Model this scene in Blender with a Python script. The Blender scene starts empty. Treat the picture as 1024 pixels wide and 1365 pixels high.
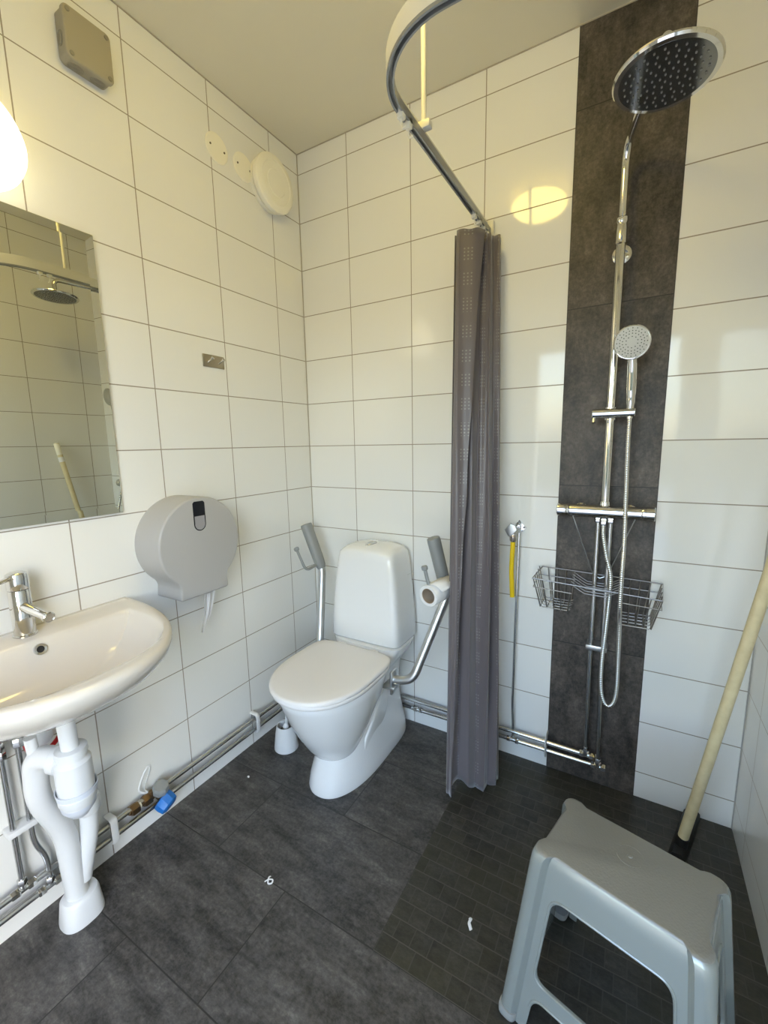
import bpy, bmesh, math, random
from mathutils import Vector, Matrix
random.seed(7)
sc = bpy.context.scene
DARKZ = .547
COL = sc.collection
PI = math.pi

# ------------------------------------------------------------------ materials
def mat(name, color, rough=.5, metal=0., spec=.5, coat=0., coat_rough=.05, emit=None, estr=0., sheen=0.):
    m = bpy.data.materials.new(name); m.use_nodes = True
    b = m.node_tree.nodes['Principled BSDF']
    b.inputs['Base Color'].default_value = (*color, 1)
    b.inputs['Roughness'].default_value = rough
    b.inputs['Metallic'].default_value = metal
    b.inputs['Specular IOR Level'].default_value = spec
    b.inputs['Coat Weight'].default_value = coat
    b.inputs['Coat Roughness'].default_value = coat_rough
    b.inputs['Sheen Weight'].default_value = sheen
    if emit:
        b.inputs['Emission Color'].default_value = (*emit, 1)
        b.inputs['Emission Strength'].default_value = estr
    return m

class NT:
    """tiny helper for shader node trees"""
    def __init__(s, m):
        s.t = m.node_tree; s.n = s.t.nodes; s.l = s.t.links
        s.b = s.n['Principled BSDF']
    def new(s, kind, **kw):
        n = s.n.new(kind)
        for k, v in kw.items(): setattr(n, k, v)
        return n
    def put(s, sock, v):
        if hasattr(v, 'is_output') or isinstance(v, bpy.types.NodeSocket): s.l.new(v, sock)
        else: sock.default_value = v
    def math(s, op, a, b=0., c=None):
        n = s.new('ShaderNodeMath', operation=op)
        s.put(n.inputs[0], a); s.put(n.inputs[1], b)
        if c is not None: s.put(n.inputs[2], c)
        return n.outputs[0]
    def mix(s, f, a, b):
        n = s.new('ShaderNodeMix', data_type='RGBA')
        s.put(n.inputs[0], f); s.put(n.inputs[6], a); s.put(n.inputs[7], b)
        return n.outputs[2]
    def coord(s):
        g = s.new('ShaderNodeNewGeometry')
        x = s.new('ShaderNodeSeparateXYZ'); s.l.new(g.outputs['Position'], x.inputs[0])
        return g, x.outputs[0], x.outputs[1], x.outputs[2]
    def noise(s, scale, detail=4, vec=None, rough=.55, dist=0.):
        n = s.new('ShaderNodeTexNoise'); n.inputs['Scale'].default_value = scale
        n.inputs['Detail'].default_value = detail; n.inputs['Roughness'].default_value = rough
        n.inputs['Distortion'].default_value = dist
        if vec is not None: s.l.new(vec, n.inputs['Vector'])
        return n.outputs['Fac']
    def ramp(s, f, stops):
        n = s.new('ShaderNodeValToRGB'); s.l.new(f, n.inputs[0])
        e = n.color_ramp.elements
        while len(e) < len(stops): e.new(.5)
        for i, (p, c) in enumerate(stops):
            e[i].position = p; e[i].color = (*c, 1) if len(c) == 3 else c
        return n.outputs[0]
    def bump(s, h, strength=.2, dist=.001, normal=None):
        n = s.new('ShaderNodeBump'); n.inputs['Strength'].default_value = strength
        n.inputs['Distance'].default_value = dist; s.l.new(h, n.inputs['Height'])
        if normal is not None: s.l.new(normal, n.inputs['Normal'])
        return n.outputs[0]

def grid(k, a, off, size, g):
    """cell index and grout mask along one axis"""
    t = k.math('DIVIDE', k.math('SUBTRACT', a, off), size)
    idx = k.math('FLOOR', t)
    fr = k.math('SUBTRACT', t, idx)
    e = k.math('MINIMUM', fr, k.math('SUBTRACT', 1., fr))
    d = k.math('MULTIPLY', e, size)
    return idx, k.math('LESS_THAN', d, g / 2)

def tile_wall(name, axis, off, width, base=(.80, .80, .768)):
    """glossy white 200 x 300 tiles; axis is 'x' or 'y' (the horizontal direction of the wall)"""
    m = mat(name, base, .06); k = NT(m)
    geo, x, y, z = k.coord()
    a = x if axis == 'x' else y
    iu, gu = grid(k, a, off, width, .0034)
    iv, gv = grid(k, z, .1014, .2, .0034)
    g = k.math('MAXIMUM', gu, gv)
    cv = k.new('ShaderNodeCombineXYZ'); k.l.new(iu, cv.inputs[0]); k.l.new(iv, cv.inputs[1])
    wn = k.new('ShaderNodeTexWhiteNoise', noise_dimensions='3D'); k.l.new(cv.outputs[0], wn.inputs['Vector'])
    sub = k.new('ShaderNodeVectorMath', operation='SUBTRACT'); k.l.new(wn.outputs['Color'], sub.inputs[0]); sub.inputs[1].default_value = (.5, .5, .5)
    scl = k.new('ShaderNodeVectorMath', operation='SCALE'); k.l.new(sub.outputs[0], scl.inputs[0]); scl.inputs['Scale'].default_value = .012
    add = k.new('ShaderNodeVectorMath', operation='ADD'); k.l.new(geo.outputs['Normal'], add.inputs[0]); k.l.new(scl.outputs[0], add.inputs[1])
    nrm = k.new('ShaderNodeVectorMath', operation='NORMALIZE'); k.l.new(add.outputs[0], nrm.inputs[0])
    wav = k.noise(9., 2, geo.outputs['Position'])
    h = k.math('SUBTRACT', k.math('MULTIPLY', wav, .22), g)
    k.l.new(k.bump(h, .25, .0012, nrm.outputs[0]), k.b.inputs['Normal'])
    tv = k.math('MULTIPLY_ADD', wn.outputs['Value'], .02, .985)
    hs = k.new('ShaderNodeHueSaturation'); hs.inputs['Color'].default_value = (*base, 1); k.l.new(tv, hs.inputs['Value'])
    k.l.new(k.mix(g, hs.outputs[0], (.30, .265, .215, 1)), k.b.inputs['Base Color'])
    k.l.new(k.math('MULTIPLY_ADD', g, .6, .06), k.b.inputs['Roughness'])
    return m

def slate(name, mode, lo=(.014, .0135, .0130), hi=(.185, .170, .157)):
    """dark stone-look porcelain; mode: 'floor', 'mosaic' or 'wall'"""
    m = mat(name, lo, .5); k = NT(m)
    geo, x, y, z = k.coord()
    if mode == 'floor':
        iv, gv = grid(k, y, .005, .3, .0035)
        par = k.math('ABSOLUTE', k.math('MODULO', iv, 2.))
        # rows shift by half a tile
        xs = k.math('ADD', x, k.math('MULTIPLY', par, 0.293))
        iu, gu = grid(k, xs, .573, .6, .0035)
    elif mode == 'mosaic':
        iv, gv = grid(k, y, .0, .0497, .0027)
        par = k.math('ABSOLUTE', k.math('MODULO', iv, 2.))
        xs = k.math('ADD', x, k.math('MULTIPLY', par, 0.021))
        iu, gu = grid(k, xs, .88, .0497, .0027)
    else:
        iv, gv = grid(k, z, DARKZ, .6, .003)
        iu, gu = grid(k, x, 0., 5., .0)
    g = k.math('MAXIMUM', gu, gv)
    cv = k.new('ShaderNodeCombineXYZ'); k.l.new(iu, cv.inputs[0]); k.l.new(iv, cv.inputs[1])
    wn = k.new('ShaderNodeTexWhiteNoise', noise_dimensions='3D'); k.l.new(cv.outputs[0], wn.inputs['Vector'])
    off = k.new('ShaderNodeVectorMath', operation='SCALE'); k.l.new(wn.outputs['Color'], off.inputs[0]); off.inputs['Scale'].default_value = 7. if mode != 'mosaic' else 9.
    pos = k.new('ShaderNodeVectorMath', operation='ADD'); k.l.new(geo.outputs['Position'], pos.inputs[0]); k.l.new(off.outputs[0], pos.inputs[1])
    mp = k.new('ShaderNodeMapping'); k.l.new(pos.outputs[0], mp.inputs[0])
    mp.inputs['Rotation'].default_value = (0, 0, .5) if mode != 'wall' else (0, .5, 0)
    mp.inputs['Scale'].default_value = (.8, 2.4, 1.) if mode != 'wall' else (1.6, 1., .8)
    n1 = k.noise(7.0 if mode != 'mosaic' else 14., 10, mp.outputs[0], .76, .25)
    n2 = k.noise(85., 6, pos.outputs[0], .8)
    f = k.math('ADD', k.math('MULTIPLY', n1, .60), k.math('MULTIPLY', n2, .40))
    c = k.ramp(f, [(.40, lo), (.49, tuple(a * .75 + b * .25 for a, b in zip(lo, hi))), (.56, tuple(a * .52 + b * .48 for a, b in zip(lo, hi))), (.66, hi)])
    if mode == 'mosaic':
        v = k.math('MULTIPLY_ADD', wn.outputs['Value'], .45, .66)
        hs = k.new('ShaderNodeHueSaturation'); k.l.new(c, hs.inputs['Color']); k.l.new(v, hs.inputs['Value']); c = hs.outputs[0]
        # greenish brown residue near the edge of the shower field
        st = k.noise(3.2, 3, geo.outputs['Position'])
        sm = k.ramp(st, [(.42, (0, 0, 0)), (.66, (.55, .55, .55))])
        c = k.mix(sm, c, (.040, .037, .018, 1))
    gr = {'floor': (.022, .020, .019, 1), 'mosaic': (.055, .05, .042, 1), 'wall': (.012, .011, .011, 1)}[mode]
    if mode == 'mosaic': c = k.mix(gu, c, (.050, .047, .039, 1)); k.l.new(k.mix(gv, c, (.072, .067, .056, 1)), k.b.inputs['Base Color'])
    else: k.l.new(k.mix(g, c, gr), k.b.inputs['Base Color'])
    k.l.new(k.math('MULTIPLY_ADD', n2, .25, .30 if mode != 'wall' else .38), k.b.inputs['Roughness'])
    h = k.math('SUBTRACT', k.math('ADD', k.math('MULTIPLY', n1, .6), k.math('MULTIPLY', n2, .4)), k.math('MULTIPLY', g, .8))
    k.l.new(k.bump(h, .35, .0015), k.b.inputs['Normal'])
    return m

def plaster():
    m = mat('ceiling_paint', (.76, .71, .56), .45); k = NT(m)
    geo, x, y, z = k.coord()
    k.l.new(k.bump(k.noise(60., 3, geo.outputs['Position']), .12, .001), k.b.inputs['Normal'])
    return m

M_TL = tile_wall('white_tiles_left', 'y', -.1758, .3009)
M_TB = tile_wall('white_tiles_back', 'x', .2663, .2979)
M_TR = tile_wall('white_tiles_right', 'y', -.150, .3)
M_TREAR = tile_wall('white_tiles_rear', 'x', .2663, .2979)
M_FL = slate('slate_floor_tiles', 'floor')
M_MO = slate('slate_mosaic', 'mosaic', (.016, .0155, .013), (.085, .079, .066))
M_DC = slate('slate_wall_tiles', 'wall', (.015, .0128, .0112), (.185, .155, .130))
M_CE = plaster()
M_CHROME = mat('chrome', (.67, .67, .66), .07, 1.)
M_STEEL = mat('brushed_steel', (.56, .57, .57), .26, 1.)
M_SATIN = mat('satin_aluminium', (.62, .63, .63), .33, 1.)
M_WIRE = mat('steel_wire', (.27, .255, .24), .38, 1.)
M_PORC = mat('porcelain', (.80, .80, .785), .09, coat=.4, coat_rough=.03)
M_PORCW = mat('basin_porcelain', (.69, .64, .565), .09, coat=.4, coat_rough=.03)
M_SEAT = mat('seat_plastic', (.79, .765, .735), .22)
M_WPLA = mat('white_plastic', (.69, .70, .70), .3)
M_CREAM = mat('cream_plastic', (.86, .83, .70), .42)
M_GREYP = mat('light_grey_plastic', (.43, .42, .405), .42)
M_DGREYP = mat('grey_plastic', (.25, .26, .255), .45)
M_BOXP = mat('weathered_grey_plastic', (.33, .30, .225), .55)
M_BLACK = mat('black_plastic', (.012, .012, .012), .4)
M_HOLE = mat('dark_opening', (.01, .01, .01), .6)
M_BLUE = mat('blue_plastic', (.015, .16, .52), .35)
M_RED = mat('red_plastic', (.50, .012, .012), .35)
M_BRASS = mat('aged_brass', (.20, .135, .075), .42, 1.)
M_YELLOW = mat('yellow_hose', (.86, .60, .005), .35)
M_PAPER = mat('tissue_paper', (.80, .79, .77), .9)
M_CORE = mat('cardboard', (.42, .33, .24), .9)
M_LABEL = mat('sticker', (.8, .8, .8), .5)

def wood_handle():
    m = mat('painted_handle', (.66, .56, .33), .45); k = NT(m)
    geo, x, y, z = k.coord()
    n = k.noise(22., 5, geo.outputs['Position'], .6)
    k.l.new(k.ramp(n, [(.3, (.60, .50, .29)), (.6, (.70, .60, .36)), (.8, (.74, .65, .42))]), k.b.inputs['Base Color'])
    return m
M_HANDLE = wood_handle()

def stool_mat():
    m = mat('pearl_grey_plastic', (.40, .42, .385), .26, .32, coat=.35, coat_rough=.2); k = NT(m)
    geo, x, y, z = k.coord()
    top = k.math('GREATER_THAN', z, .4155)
    vo = k.new('ShaderNodeTexVoronoi'); vo.inputs['Scale'].default_value = 210.; k.l.new(geo.outputs['Position'], vo.inputs['Vector'])
    h = k.math('MULTIPLY', vo.outputs['Distance'], top)
    k.l.new(k.bump(h, .30, .0012), k.b.inputs['Normal'])
    k.l.new(k.math('MULTIPLY_ADD', top, .24, .22), k.b.inputs['Roughness'])
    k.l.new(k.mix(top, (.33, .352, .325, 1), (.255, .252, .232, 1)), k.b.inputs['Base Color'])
    return m
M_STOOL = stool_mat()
M_TREAD = mat('anti_slip_pad', (.30, .305, .295), .6)
M_FOOTP = mat('cloudy_rubber', (.30, .30, .28), .5)

def curtain_mat():
    m = mat('grey_polyester', (.105, .095, .098), .5, sheen=.35); k = NT(m)
    uv = k.new('ShaderNodeUVMap'); sp = k.new('ShaderNodeSeparateXYZ'); k.l.new(uv.outputs[0], sp.inputs[0])
    u, v = sp.outputs[0], sp.outputs[1]
    def cell(a, period, width):
        t = k.math('DIVIDE', a, period); f = k.math('FRACT', t)
        return k.math('LESS_THAN', k.math('MULTIPLY', f, period), width)
    colm = cell(k.math('SUBTRACT', u, .012), .155, .032); rows = cell(v, .083, .046)
    du = k.math('ABSOLUTE', k.math('SUBTRACT', k.math('FRACT', k.math('DIVIDE', u, .0115)), .5))
    dv = k.math('ABSOLUTE', k.math('SUBTRACT', k.math('FRACT', k.math('DIVIDE', v, .0115)), .5))
    dot = k.math('LESS_THAN', k.math('ADD', k.math('POWER', du, 2.), k.math('POWER', dv, 2.)), .052)
    msk = k.math('MULTIPLY', dot, k.math('MULTIPLY', colm, rows))
    wv = k.new('ShaderNodeTexWave'); wv.inputs['Scale'].default_value = 300.; k.l.new(uv.outputs[0], wv.inputs[0])
    k.l.new(k.mix(msk, (.122, .106, .113, 1), (.24, .23, .225, 1)), k.b.inputs['Base Color'])
    k.l.new(k.bump(wv.outputs['Fac'], .05, .0006), k.b.inputs['Normal'])
    k.b.inputs['Roughness'].default_value = .36
    return m
M_CURT = curtain_mat()

def mirror_mat():
    m = mat('mirror_silver', (.70, .70, .60), .0, 1.)
    return m
M_MIRROR = mirror_mat()
M_LAMP = mat('opal_glass_lit', (.9, .88, .8), .25, emit=(1., .88, .58), estr=3.0)
M_LAMPC = mat('opal_glass_lit_ceiling', (.9, .88, .8), .25, emit=(1., .76, .17), estr=21.)

# ------------------------------------------------------------------ geometry helpers
class Mesh:
    def __init__(s): s.v = []; s.f = []; s.uv = None
    def add(s, v, f):
        o = len(s.v); s.v += [tuple(p) for p in v]; s.f += [tuple(i + o for i in q) for q in f]; return s
    def xf(s, m, start=0):
        for i in range(start, len(s.v)): s.v[i] = tuple(m @ Vector(s.v[i]))
        return s

ORIG = {}
def tag(o, label=None, cat=None, group=None, kind=None):
    if label: o['label'] = label
    if cat: o['category'] = cat
    if group: o['group'] = group
    if kind: o['kind'] = kind
    return o

def thing(name, label, cat, loc=(0, 0, 0), group=None):
    o = bpy.data.objects.new(name, None); COL.objects.link(o); o.empty_display_size = .05
    o.location = loc; ORIG[o.name] = Vector(loc)
    return tag(o, label, cat, group)

def obj(name, m, material, parent=None, smooth=38, label=None, base=None):
    """link one mesh object; coordinates in m are absolute"""
    if parent is not None: org = ORIG[parent.name]
    elif base is not None: org = Vector(base)
    else: org = Vector((0, 0, 0))
    me = bpy.data.meshes.new(name)
    me.from_pydata([tuple(Vector(p) - org) for p in m.v], [], m.f); me.update()
    bm = bmesh.new(); bm.from_mesh(me)
    bmesh.ops.recalc_face_normals(bm, faces=bm.faces)
    for f in bm.faces: f.smooth = smooth > 0
    if smooth > 0:
        lim = math.radians(smooth)
        for e in bm.edges:
            if len(e.link_faces) == 2 and e.calc_face_angle(0) > lim: e.smooth = False
    bm.to_mesh(me); bm.free()
    if m.uv:
        uvl = me.uv_layers.new(name='UVMap')
        for lp in me.loops: uvl.data[lp.index].uv = m.uv[lp.vertex_index]
    me.materials.append(material)
    o = bpy.data.objects.new(name, me); COL.objects.link(o)
    if parent is not None: o.parent = parent; ORIG[o.name] = org
    else: o.location = org; ORIG[o.name] = org
    if label: o['label'] = label
    return o

def box(x0, x1, y0, y1, z0, z1, M=None, bevel=0., seg=2):
    M = M or Mesh()
    bm = bmesh.new(); bmesh.ops.create_cube(bm, size=1.)
    for v in bm.verts:
        v.co = Vector(((x0 + x1) / 2 + v.co.x * (x1 - x0), (y0 + y1) / 2 + v.co.y * (y1 - y0), (z0 + z1) / 2 + v.co.z * (z1 - z0)))
    if bevel > 0: bmesh.ops.bevel(bm, geom=list(bm.edges), offset=bevel, segments=seg, affect='EDGES', profile=.5)
    bm.verts.index_update()
    M.add([v.co.copy() for v in bm.verts], [[v.index for v in f.verts] for f in bm.faces]); bm.free()
    return M

def fillet(pts, r, k=6):
    """round the corners of a polyline"""
    pts = [Vector(p) for p in pts]; out = [pts[0]]
    for i in range(1, len(pts) - 1):
        a, b, c = pts[i - 1], pts[i], pts[i + 1]
        rr = r[i] if isinstance(r, (list, tuple)) else r
        d1 = (a - b); d2 = (c - b); t = min(rr, d1.length * .49, d2.length * .49)
        p = b + d1.normalized() * t; q = b + d2.normalized() * t
        for j in range(k + 1):
            s = j / k; out.append((1 - s) ** 2 * p + 2 * s * (1 - s) * b + s * s * q)
    out.append(pts[-1]); return out

def spline(pts, k=8):
    pts = [Vector(p) for p in pts]; P = [pts[0] * 2 - pts[1]] + pts + [pts[-1] * 2 - pts[-2]]; out = []
    for i in range(1, len(P) - 2):
        for j in range(k):
            t = j / k
            out.append(.5 * ((2 * P[i]) + (P[i + 1] - P[i - 1]) * t + (2 * P[i - 1] - 5 * P[i] + 4 * P[i + 1] - P[i + 2]) * t * t + (3 * P[i] - P[i - 1] - 3 * P[i + 1] + P[i + 2]) * t ** 3))
    out.append(pts[-1]); return out

def tube(pts, r, n=14, M=None, closed=False, caps=True, flat=None):
    """sweep a circle (or ellipse if flat=(a,b)) along pts; r may be a list"""
    M = M or Mesh(); pts = [Vector(p) for p in pts]; N = len(pts)
    tans = []
    for i in range(N):
        if closed: t = pts[(i + 1) % N] - pts[i - 1]
        else: t = pts[min(i + 1, N - 1)] - pts[max(i - 1, 0)]
        tans.append(t.normalized() if t.length > 1e-9 else Vector((0, 0, 1)))
    up = Vector((0, 0, 1)) if abs(tans[0].z) < .9 else Vector((1, 0, 0))
    nrm = (up - tans[0] * up.dot(tans[0])).normalized(); V = []
    for i in range(N):
        nrm = (nrm - tans[i] * nrm.dot(tans[i])).normalized(); bn = tans[i].cross(nrm)
        rr = r[i] if isinstance(r, (list, tuple)) else r
        a, b = (flat if flat else (1, 1))
        for j in range(n):
            th = 2 * PI * j / n; V.append(pts[i] + nrm * (math.cos(th) * rr * a) + bn * (math.sin(th) * rr * b))
    F = []
    for i in range(N if closed else N - 1):
        i2 = (i + 1) % N
        for j in range(n): F.append((i * n + j, i * n + (j + 1) % n, i2 * n + (j + 1) % n, i2 * n + j))
    if caps and not closed: F.append(tuple(range(n - 1, -1, -1))); F.append(tuple((N - 1) * n + j for j in range(n)))
    return M.add(V, F)

def frame(axis):
    z = Vector(axis).normalized(); x = Vector((0, 0, 1)) if abs(z.z) < .9 else Vector((1, 0, 0))
    x = (x - z * x.dot(z)).normalized(); y = z.cross(x); return x, y, z

def lathe(prof, c, axis=(0, 0, 1), n=32, M=None, cap0=True, cap1=True, sx=1., sy=1.):
    """prof: list of (radius, distance along axis)"""
    M = M or Mesh(); X, Y, Z = frame(axis); c = Vector(c); V = []; F = []
    for r, h in prof:
        for j in range(n):
            th = 2 * PI * j / n; V.append(c + Z * h + X * (r * math.cos(th) * sx) + Y * (r * math.sin(th) * sy))
    for i in range(len(prof) - 1):
        for j in range(n): F.append((i * n + j, i * n + (j + 1) % n, (i + 1) * n + (j + 1) % n, (i + 1) * n + j))
    if cap0: F.append(tuple(range(n - 1, -1, -1)))
    if cap1: F.append(tuple((len(prof) - 1) * n + j for j in range(n)))
    return M.add(V, F)

def cyl(a, b, r, n=20, M=None, bev=0.):
    a = Vector(a); b = Vector(b); L = (b - a).length
    pr = [(r, 0), (r, L)] if bev <= 0 else [(r - bev, 0), (r, bev), (r, L - bev), (r - bev, L)]
    return lathe(pr, a, b - a, n, M)

def hexnut(c, axis, r, h, M=None):
    c = Vector(c) - Vector(axis).normalized() * h / 2
    return lathe([(r * .92, 0), (r, h * .12), (r, h * .88), (r * .92, h)], c, axis, 6, M)

def loft(rings, M=None, cap0=True, cap1=True):
    M = M or Mesh(); n = len(rings[0]); V = []; F = []
    for r in rings: V += r
    for i in range(len(rings) - 1):
        for j in range(n): F.append((i * n + j, i * n + (j + 1) % n, (i + 1) * n + (j + 1) % n, (i + 1) * n + j))
    if cap0: F.append(tuple(range(n - 1, -1, -1)))
    if cap1: F.append(tuple((len(rings) - 1) * n + j for j in range(n)))
    return M.add(V, F)

def sg(v, p): return math.copysign(abs(v) ** p, v)
def egg(cx, ym, Lf, Lb, W, z, nf=2., nb=3., n=64):
    R = []
    for j in range(n):
        t = 2 * PI * j / n; c, s = math.cos(t), math.sin(t)
        e = nf if c > 0 else nb
        R.append((cx + W * sg(s, 2 / e), ym - (Lf if c > 0 else Lb) * sg(c, 2 / e), z))
    return R
def rrect(cx, cy, hx, hy, z, e=5., n=64):
    return [(cx + hx * sg(math.sin(2 * PI * j / n), 2 / e), cy - hy * sg(math.cos(2 * PI * j / n), 2 / e), z) for j in range(n)]

def prism(poly, to3, d0, d1, bev=.0, M=None, seg=4):
    """extrude a 2-D outline from depth d0 to d1 (d1 = free face, with rounded rim); to3(u,v,d)"""
    M = M or Mesh(); n = len(poly)
    cx = sum(p[0] for p in poly) / n; cy = sum(p[1] for p in poly) / n
    def inset(k):
        out = []
        for i in range(n):
            a = Vector(poly[i - 1]); b = Vector(poly[i]); c = Vector(poly[(i + 1) % n])
            t = (c - a); t = t.normalized() if t.length > 0 else Vector((1, 0)); nn = Vector((t.y, -t.x))
            if (Vector((cx, cy)) - b).dot(nn) < 0: nn = -nn
            out.append(b + nn * k)
        return out
    rings = [[to3(p[0], p[1], d0) for p in poly]]
    if bev > 0:
        s = 1 if d1 > d0 else -1
        for i in range(seg + 1):
            a = i / seg * PI / 2; q = inset(bev * (1 - math.cos(a)))
            rings.append([to3(p[0], p[1], d1 - s * bev * (1 - math.sin(a))) for p in q])
    else: rings.append([to3(p[0], p[1], d1) for p in poly])
    return loft(rings, M)

def apply_bool(o, cutters):
    for c in cutters:
        md = o.modifiers.new('cut', 'BOOLEAN'); md.operation = 'DIFFERENCE'; md.object = c; md.solver = 'EXACT'
    bpy.context.view_layer.update()
    dg = bpy.context.evaluated_depsgraph_get()
    me = bpy.data.meshes.new_from_object(o.evaluated_get(dg))
    o.modifiers.clear(); o.data = me
    bm = bmesh.new(); bm.from_mesh(me)
    for f in bm.faces: f.smooth = True
    for e in bm.edges: e.smooth = not (len(e.link_faces) == 2 and e.calc_face_angle(0) > math.radians(34))
    bm.to_mesh(me); bm.free()
    for c in cutters: bpy.data.objects.remove(c)

# ------------------------------------------------------------------ room shell
W, H, YB = 1.755, 2.5856, -2.08
DX0, DX1, DZ = .66, 1.66, 2.03
def struct(name, m, material, parent=None):
    o = obj(name, m, material, parent, smooth=0); o['kind'] = 'structure'; return o
struct('wall_left', box(-.12, 0, YB - .12, .12, -.05, H + .1), M_TL)
struct('wall_back', box(0, W, 0, .12, -.05, H + .1), M_TB)
struct('wall_right', box(W, W + .12, YB - .12, .12, -.05, H + .1), M_TR)
rw = box(0, DX0, YB - .12, YB, -.05, H + .1); box(DX1, W, YB - .12, YB, -.05, H + .1, rw); box(DX0, DX1, YB - .12, YB, DZ, H + .1, rw)
struct('wall_rear', rw, M_TREAR)
struct('ceiling', box(0, W, YB, 0, H, H + .1), M_CE)
fl = struct('floor', box(0, W, YB, 0, -.05, 0), M_FL)
mz = struct('mosaic_field', box(.8795, W, -.8948, 0, -.01, .0006), M_MO, fl)
struct('trim_1', box(1.161, 1.4629, -.0012, .004, 0.0006, H), M_DC)          # column of dark tiles behind the shower
# dark joint on both sides of the dark column, light joint at wall / ceiling corners
jt = mat('dark_joint', (.05, .045, .04), .7)
struct('trim_2', box(1.1585, 1.161, -.0014, .004, 0.0006, H), jt)
struct('trim_3', box(1.4629, 1.4654, -.0014, .004, 0.0006, H), jt)
sil = mat('silicone_joint', (.42, .38, .31), .6)
struct('trim_4', box(0, .0030, -.0030, 0, 0, H), sil)
struct('trim_5', box(W - .003, W, -.003, 0, .0006, H), mat('grey_joint', (.35, .34, .32), .6))
tc = box(0, W, -.003, 0, H - .003, H); box(0, .003, YB, 0, H - .003, H, tc); box(W - .003, W, YB, 0, H - .003, H, tc)
struct('trim_6', tc, sil)
# door frame around the open doorway behind the camera
df = box(DX0 - .02, DX0 + .015, YB - .13, YB + .012, 0, DZ + .02, bevel=.002); box(DX1 - .015, DX1 + .02, YB - .13, YB + .012, 0, DZ + .02, df, bevel=.002); box(DX0 - .02, DX1 + .02, YB - .13, YB + .012, DZ - .015, DZ + .02, df, bevel=.002)
struct('door_1', df, M_WPLA)
M_OUT = mat('outdoor_paving', (.30, .29, .27), .9)
struct('ground', box(-8, 10, -14, YB - .13, -.12, -.03), M_OUT)
hd = box(-8, 10, -12.2, -12, -.1, 1.2)
tag(obj('hedge', hd, mat('far_hedge', (.03, .045, .018), .9), smooth=0), 'dark green hedge outdoors beyond the open doorway', 'hedge')

# ------------------------------------------------------------------ wall fittings, left wall (u = y, v = z, depth = x)
LW = lambda u, v, d: (d, u, v)
def circ(cu, cv, r, n=48, a0=0., a1=2 * PI): return [(cu + r * math.cos(a0 + (a1 - a0) * i / n), cv + r * math.sin(a0 + (a1 - a0) * i / n)) for i in range(n)]
def rpoly(u0, u1, v0, v1, r, k=5):
    P = []
    for cu, cv, a in ((u1 - r, v1 - r, 0), (u0 + r, v1 - r, PI / 2), (u0 + r, v0 + r, PI), (u1 - r, v0 + r, 1.5 * PI)):
        for i in range(k + 1): t = a + PI / 2 * i / k; P.append((cu + r * math.cos(t), cv + r * math.sin(t)))
    return P

# junction box
jb = thing('junction_box', 'weathered grey square junction box high on left wall near ceiling', 'junction box', (0, -.895, 2.385))
obj('housing', prism(rpoly(-.955, -.838, 2.325, 2.447, .014), LW, .0, .030, .002), M_BOXP, jb)
lid = obj('lid', prism(rpoly(-.957, -.836, 2.323, 2.449, .014), LW, .031, .044, .005), M_BOXP, jb)
for u, v in ((-.945, 2.436), (-.848, 2.436), (-.945, 2.336), (-.848, 2.336)):
    sm = cyl((.0435, u, v), (.0462, u, v), .006, 16, bev=.0006); obj('screw', sm, mat('box_screw', (.24, .22, .17), .5), lid)
for u in (-.925, -.870):
    km = Mesh()
    for r in (.019, .013, .008): tube([(.016 + r * .62 * math.cos(a), u + r * math.sin(a), 2.3236) for a in [2 * PI * i / 28 for i in range(28)]], .0011, 6, km, closed=True)
    obj('knockout', km, M_BOXP, jb)
km = Mesh()
for r in (.018, .011): tube([(.016 + r * .62 * math.cos(a), -.9562, 2.375 + r * math.sin(a)) for a in [2 * PI * i / 28 for i in range(28)]], .0011, 6, km, closed=True)
obj('knockout', km, M_BOXP, jb)

# two round blanking plates and the extractor disc
scm = mat('plate_screw', (.16, .13, .08), .4, .8)
def plate(y, z, r, label):
    t = thing('blanking_plate', label, 'cover plate', (0, y, z), 'round blanking plates beside the air valve')
    obj('disc', lathe([(r, 0), (r, .002), (r - .003, .0045), (0.001, .0052)], (0, y, z), (1, 0, 0), 48), M_CREAM, t)
    for dy in (-.62, .62): obj('screw', cyl((.0045, y + dy * r, z - dy * r * .03), (.0065, y + dy * r, z - dy * r * .03), .0035, 12), scm, t)
plate(-.449, 2.380, .0495, 'cream round blanking plate with two screws, farther from the air valve')
plate(-.325, 2.378, .0495, 'cream round blanking plate with two screws, right beside the air valve')
av = thing('air_valve', 'large round cream ventilation valve on left wall at the room corner', 'vent', (0, -.196, 2.367))
obj('rim', lathe([(.098, 0), (.100, .010), (.100, .016), (.094, .020), (.08, .020)], (0, -.196, 2.367), (1, 0, 0), 64), M_CREAM, av)
obj('disc', lathe([(.086, .018), (.1055, .026), (.108, .038), (.106, .046), (.098, .052), (.080, .0535), (.078, .0515), (.05, .0505), (.048, .0525), (.001, .0525)], (0, -.196, 2.367), (1, 0, 0), 72), M_CREAM, av)

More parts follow.
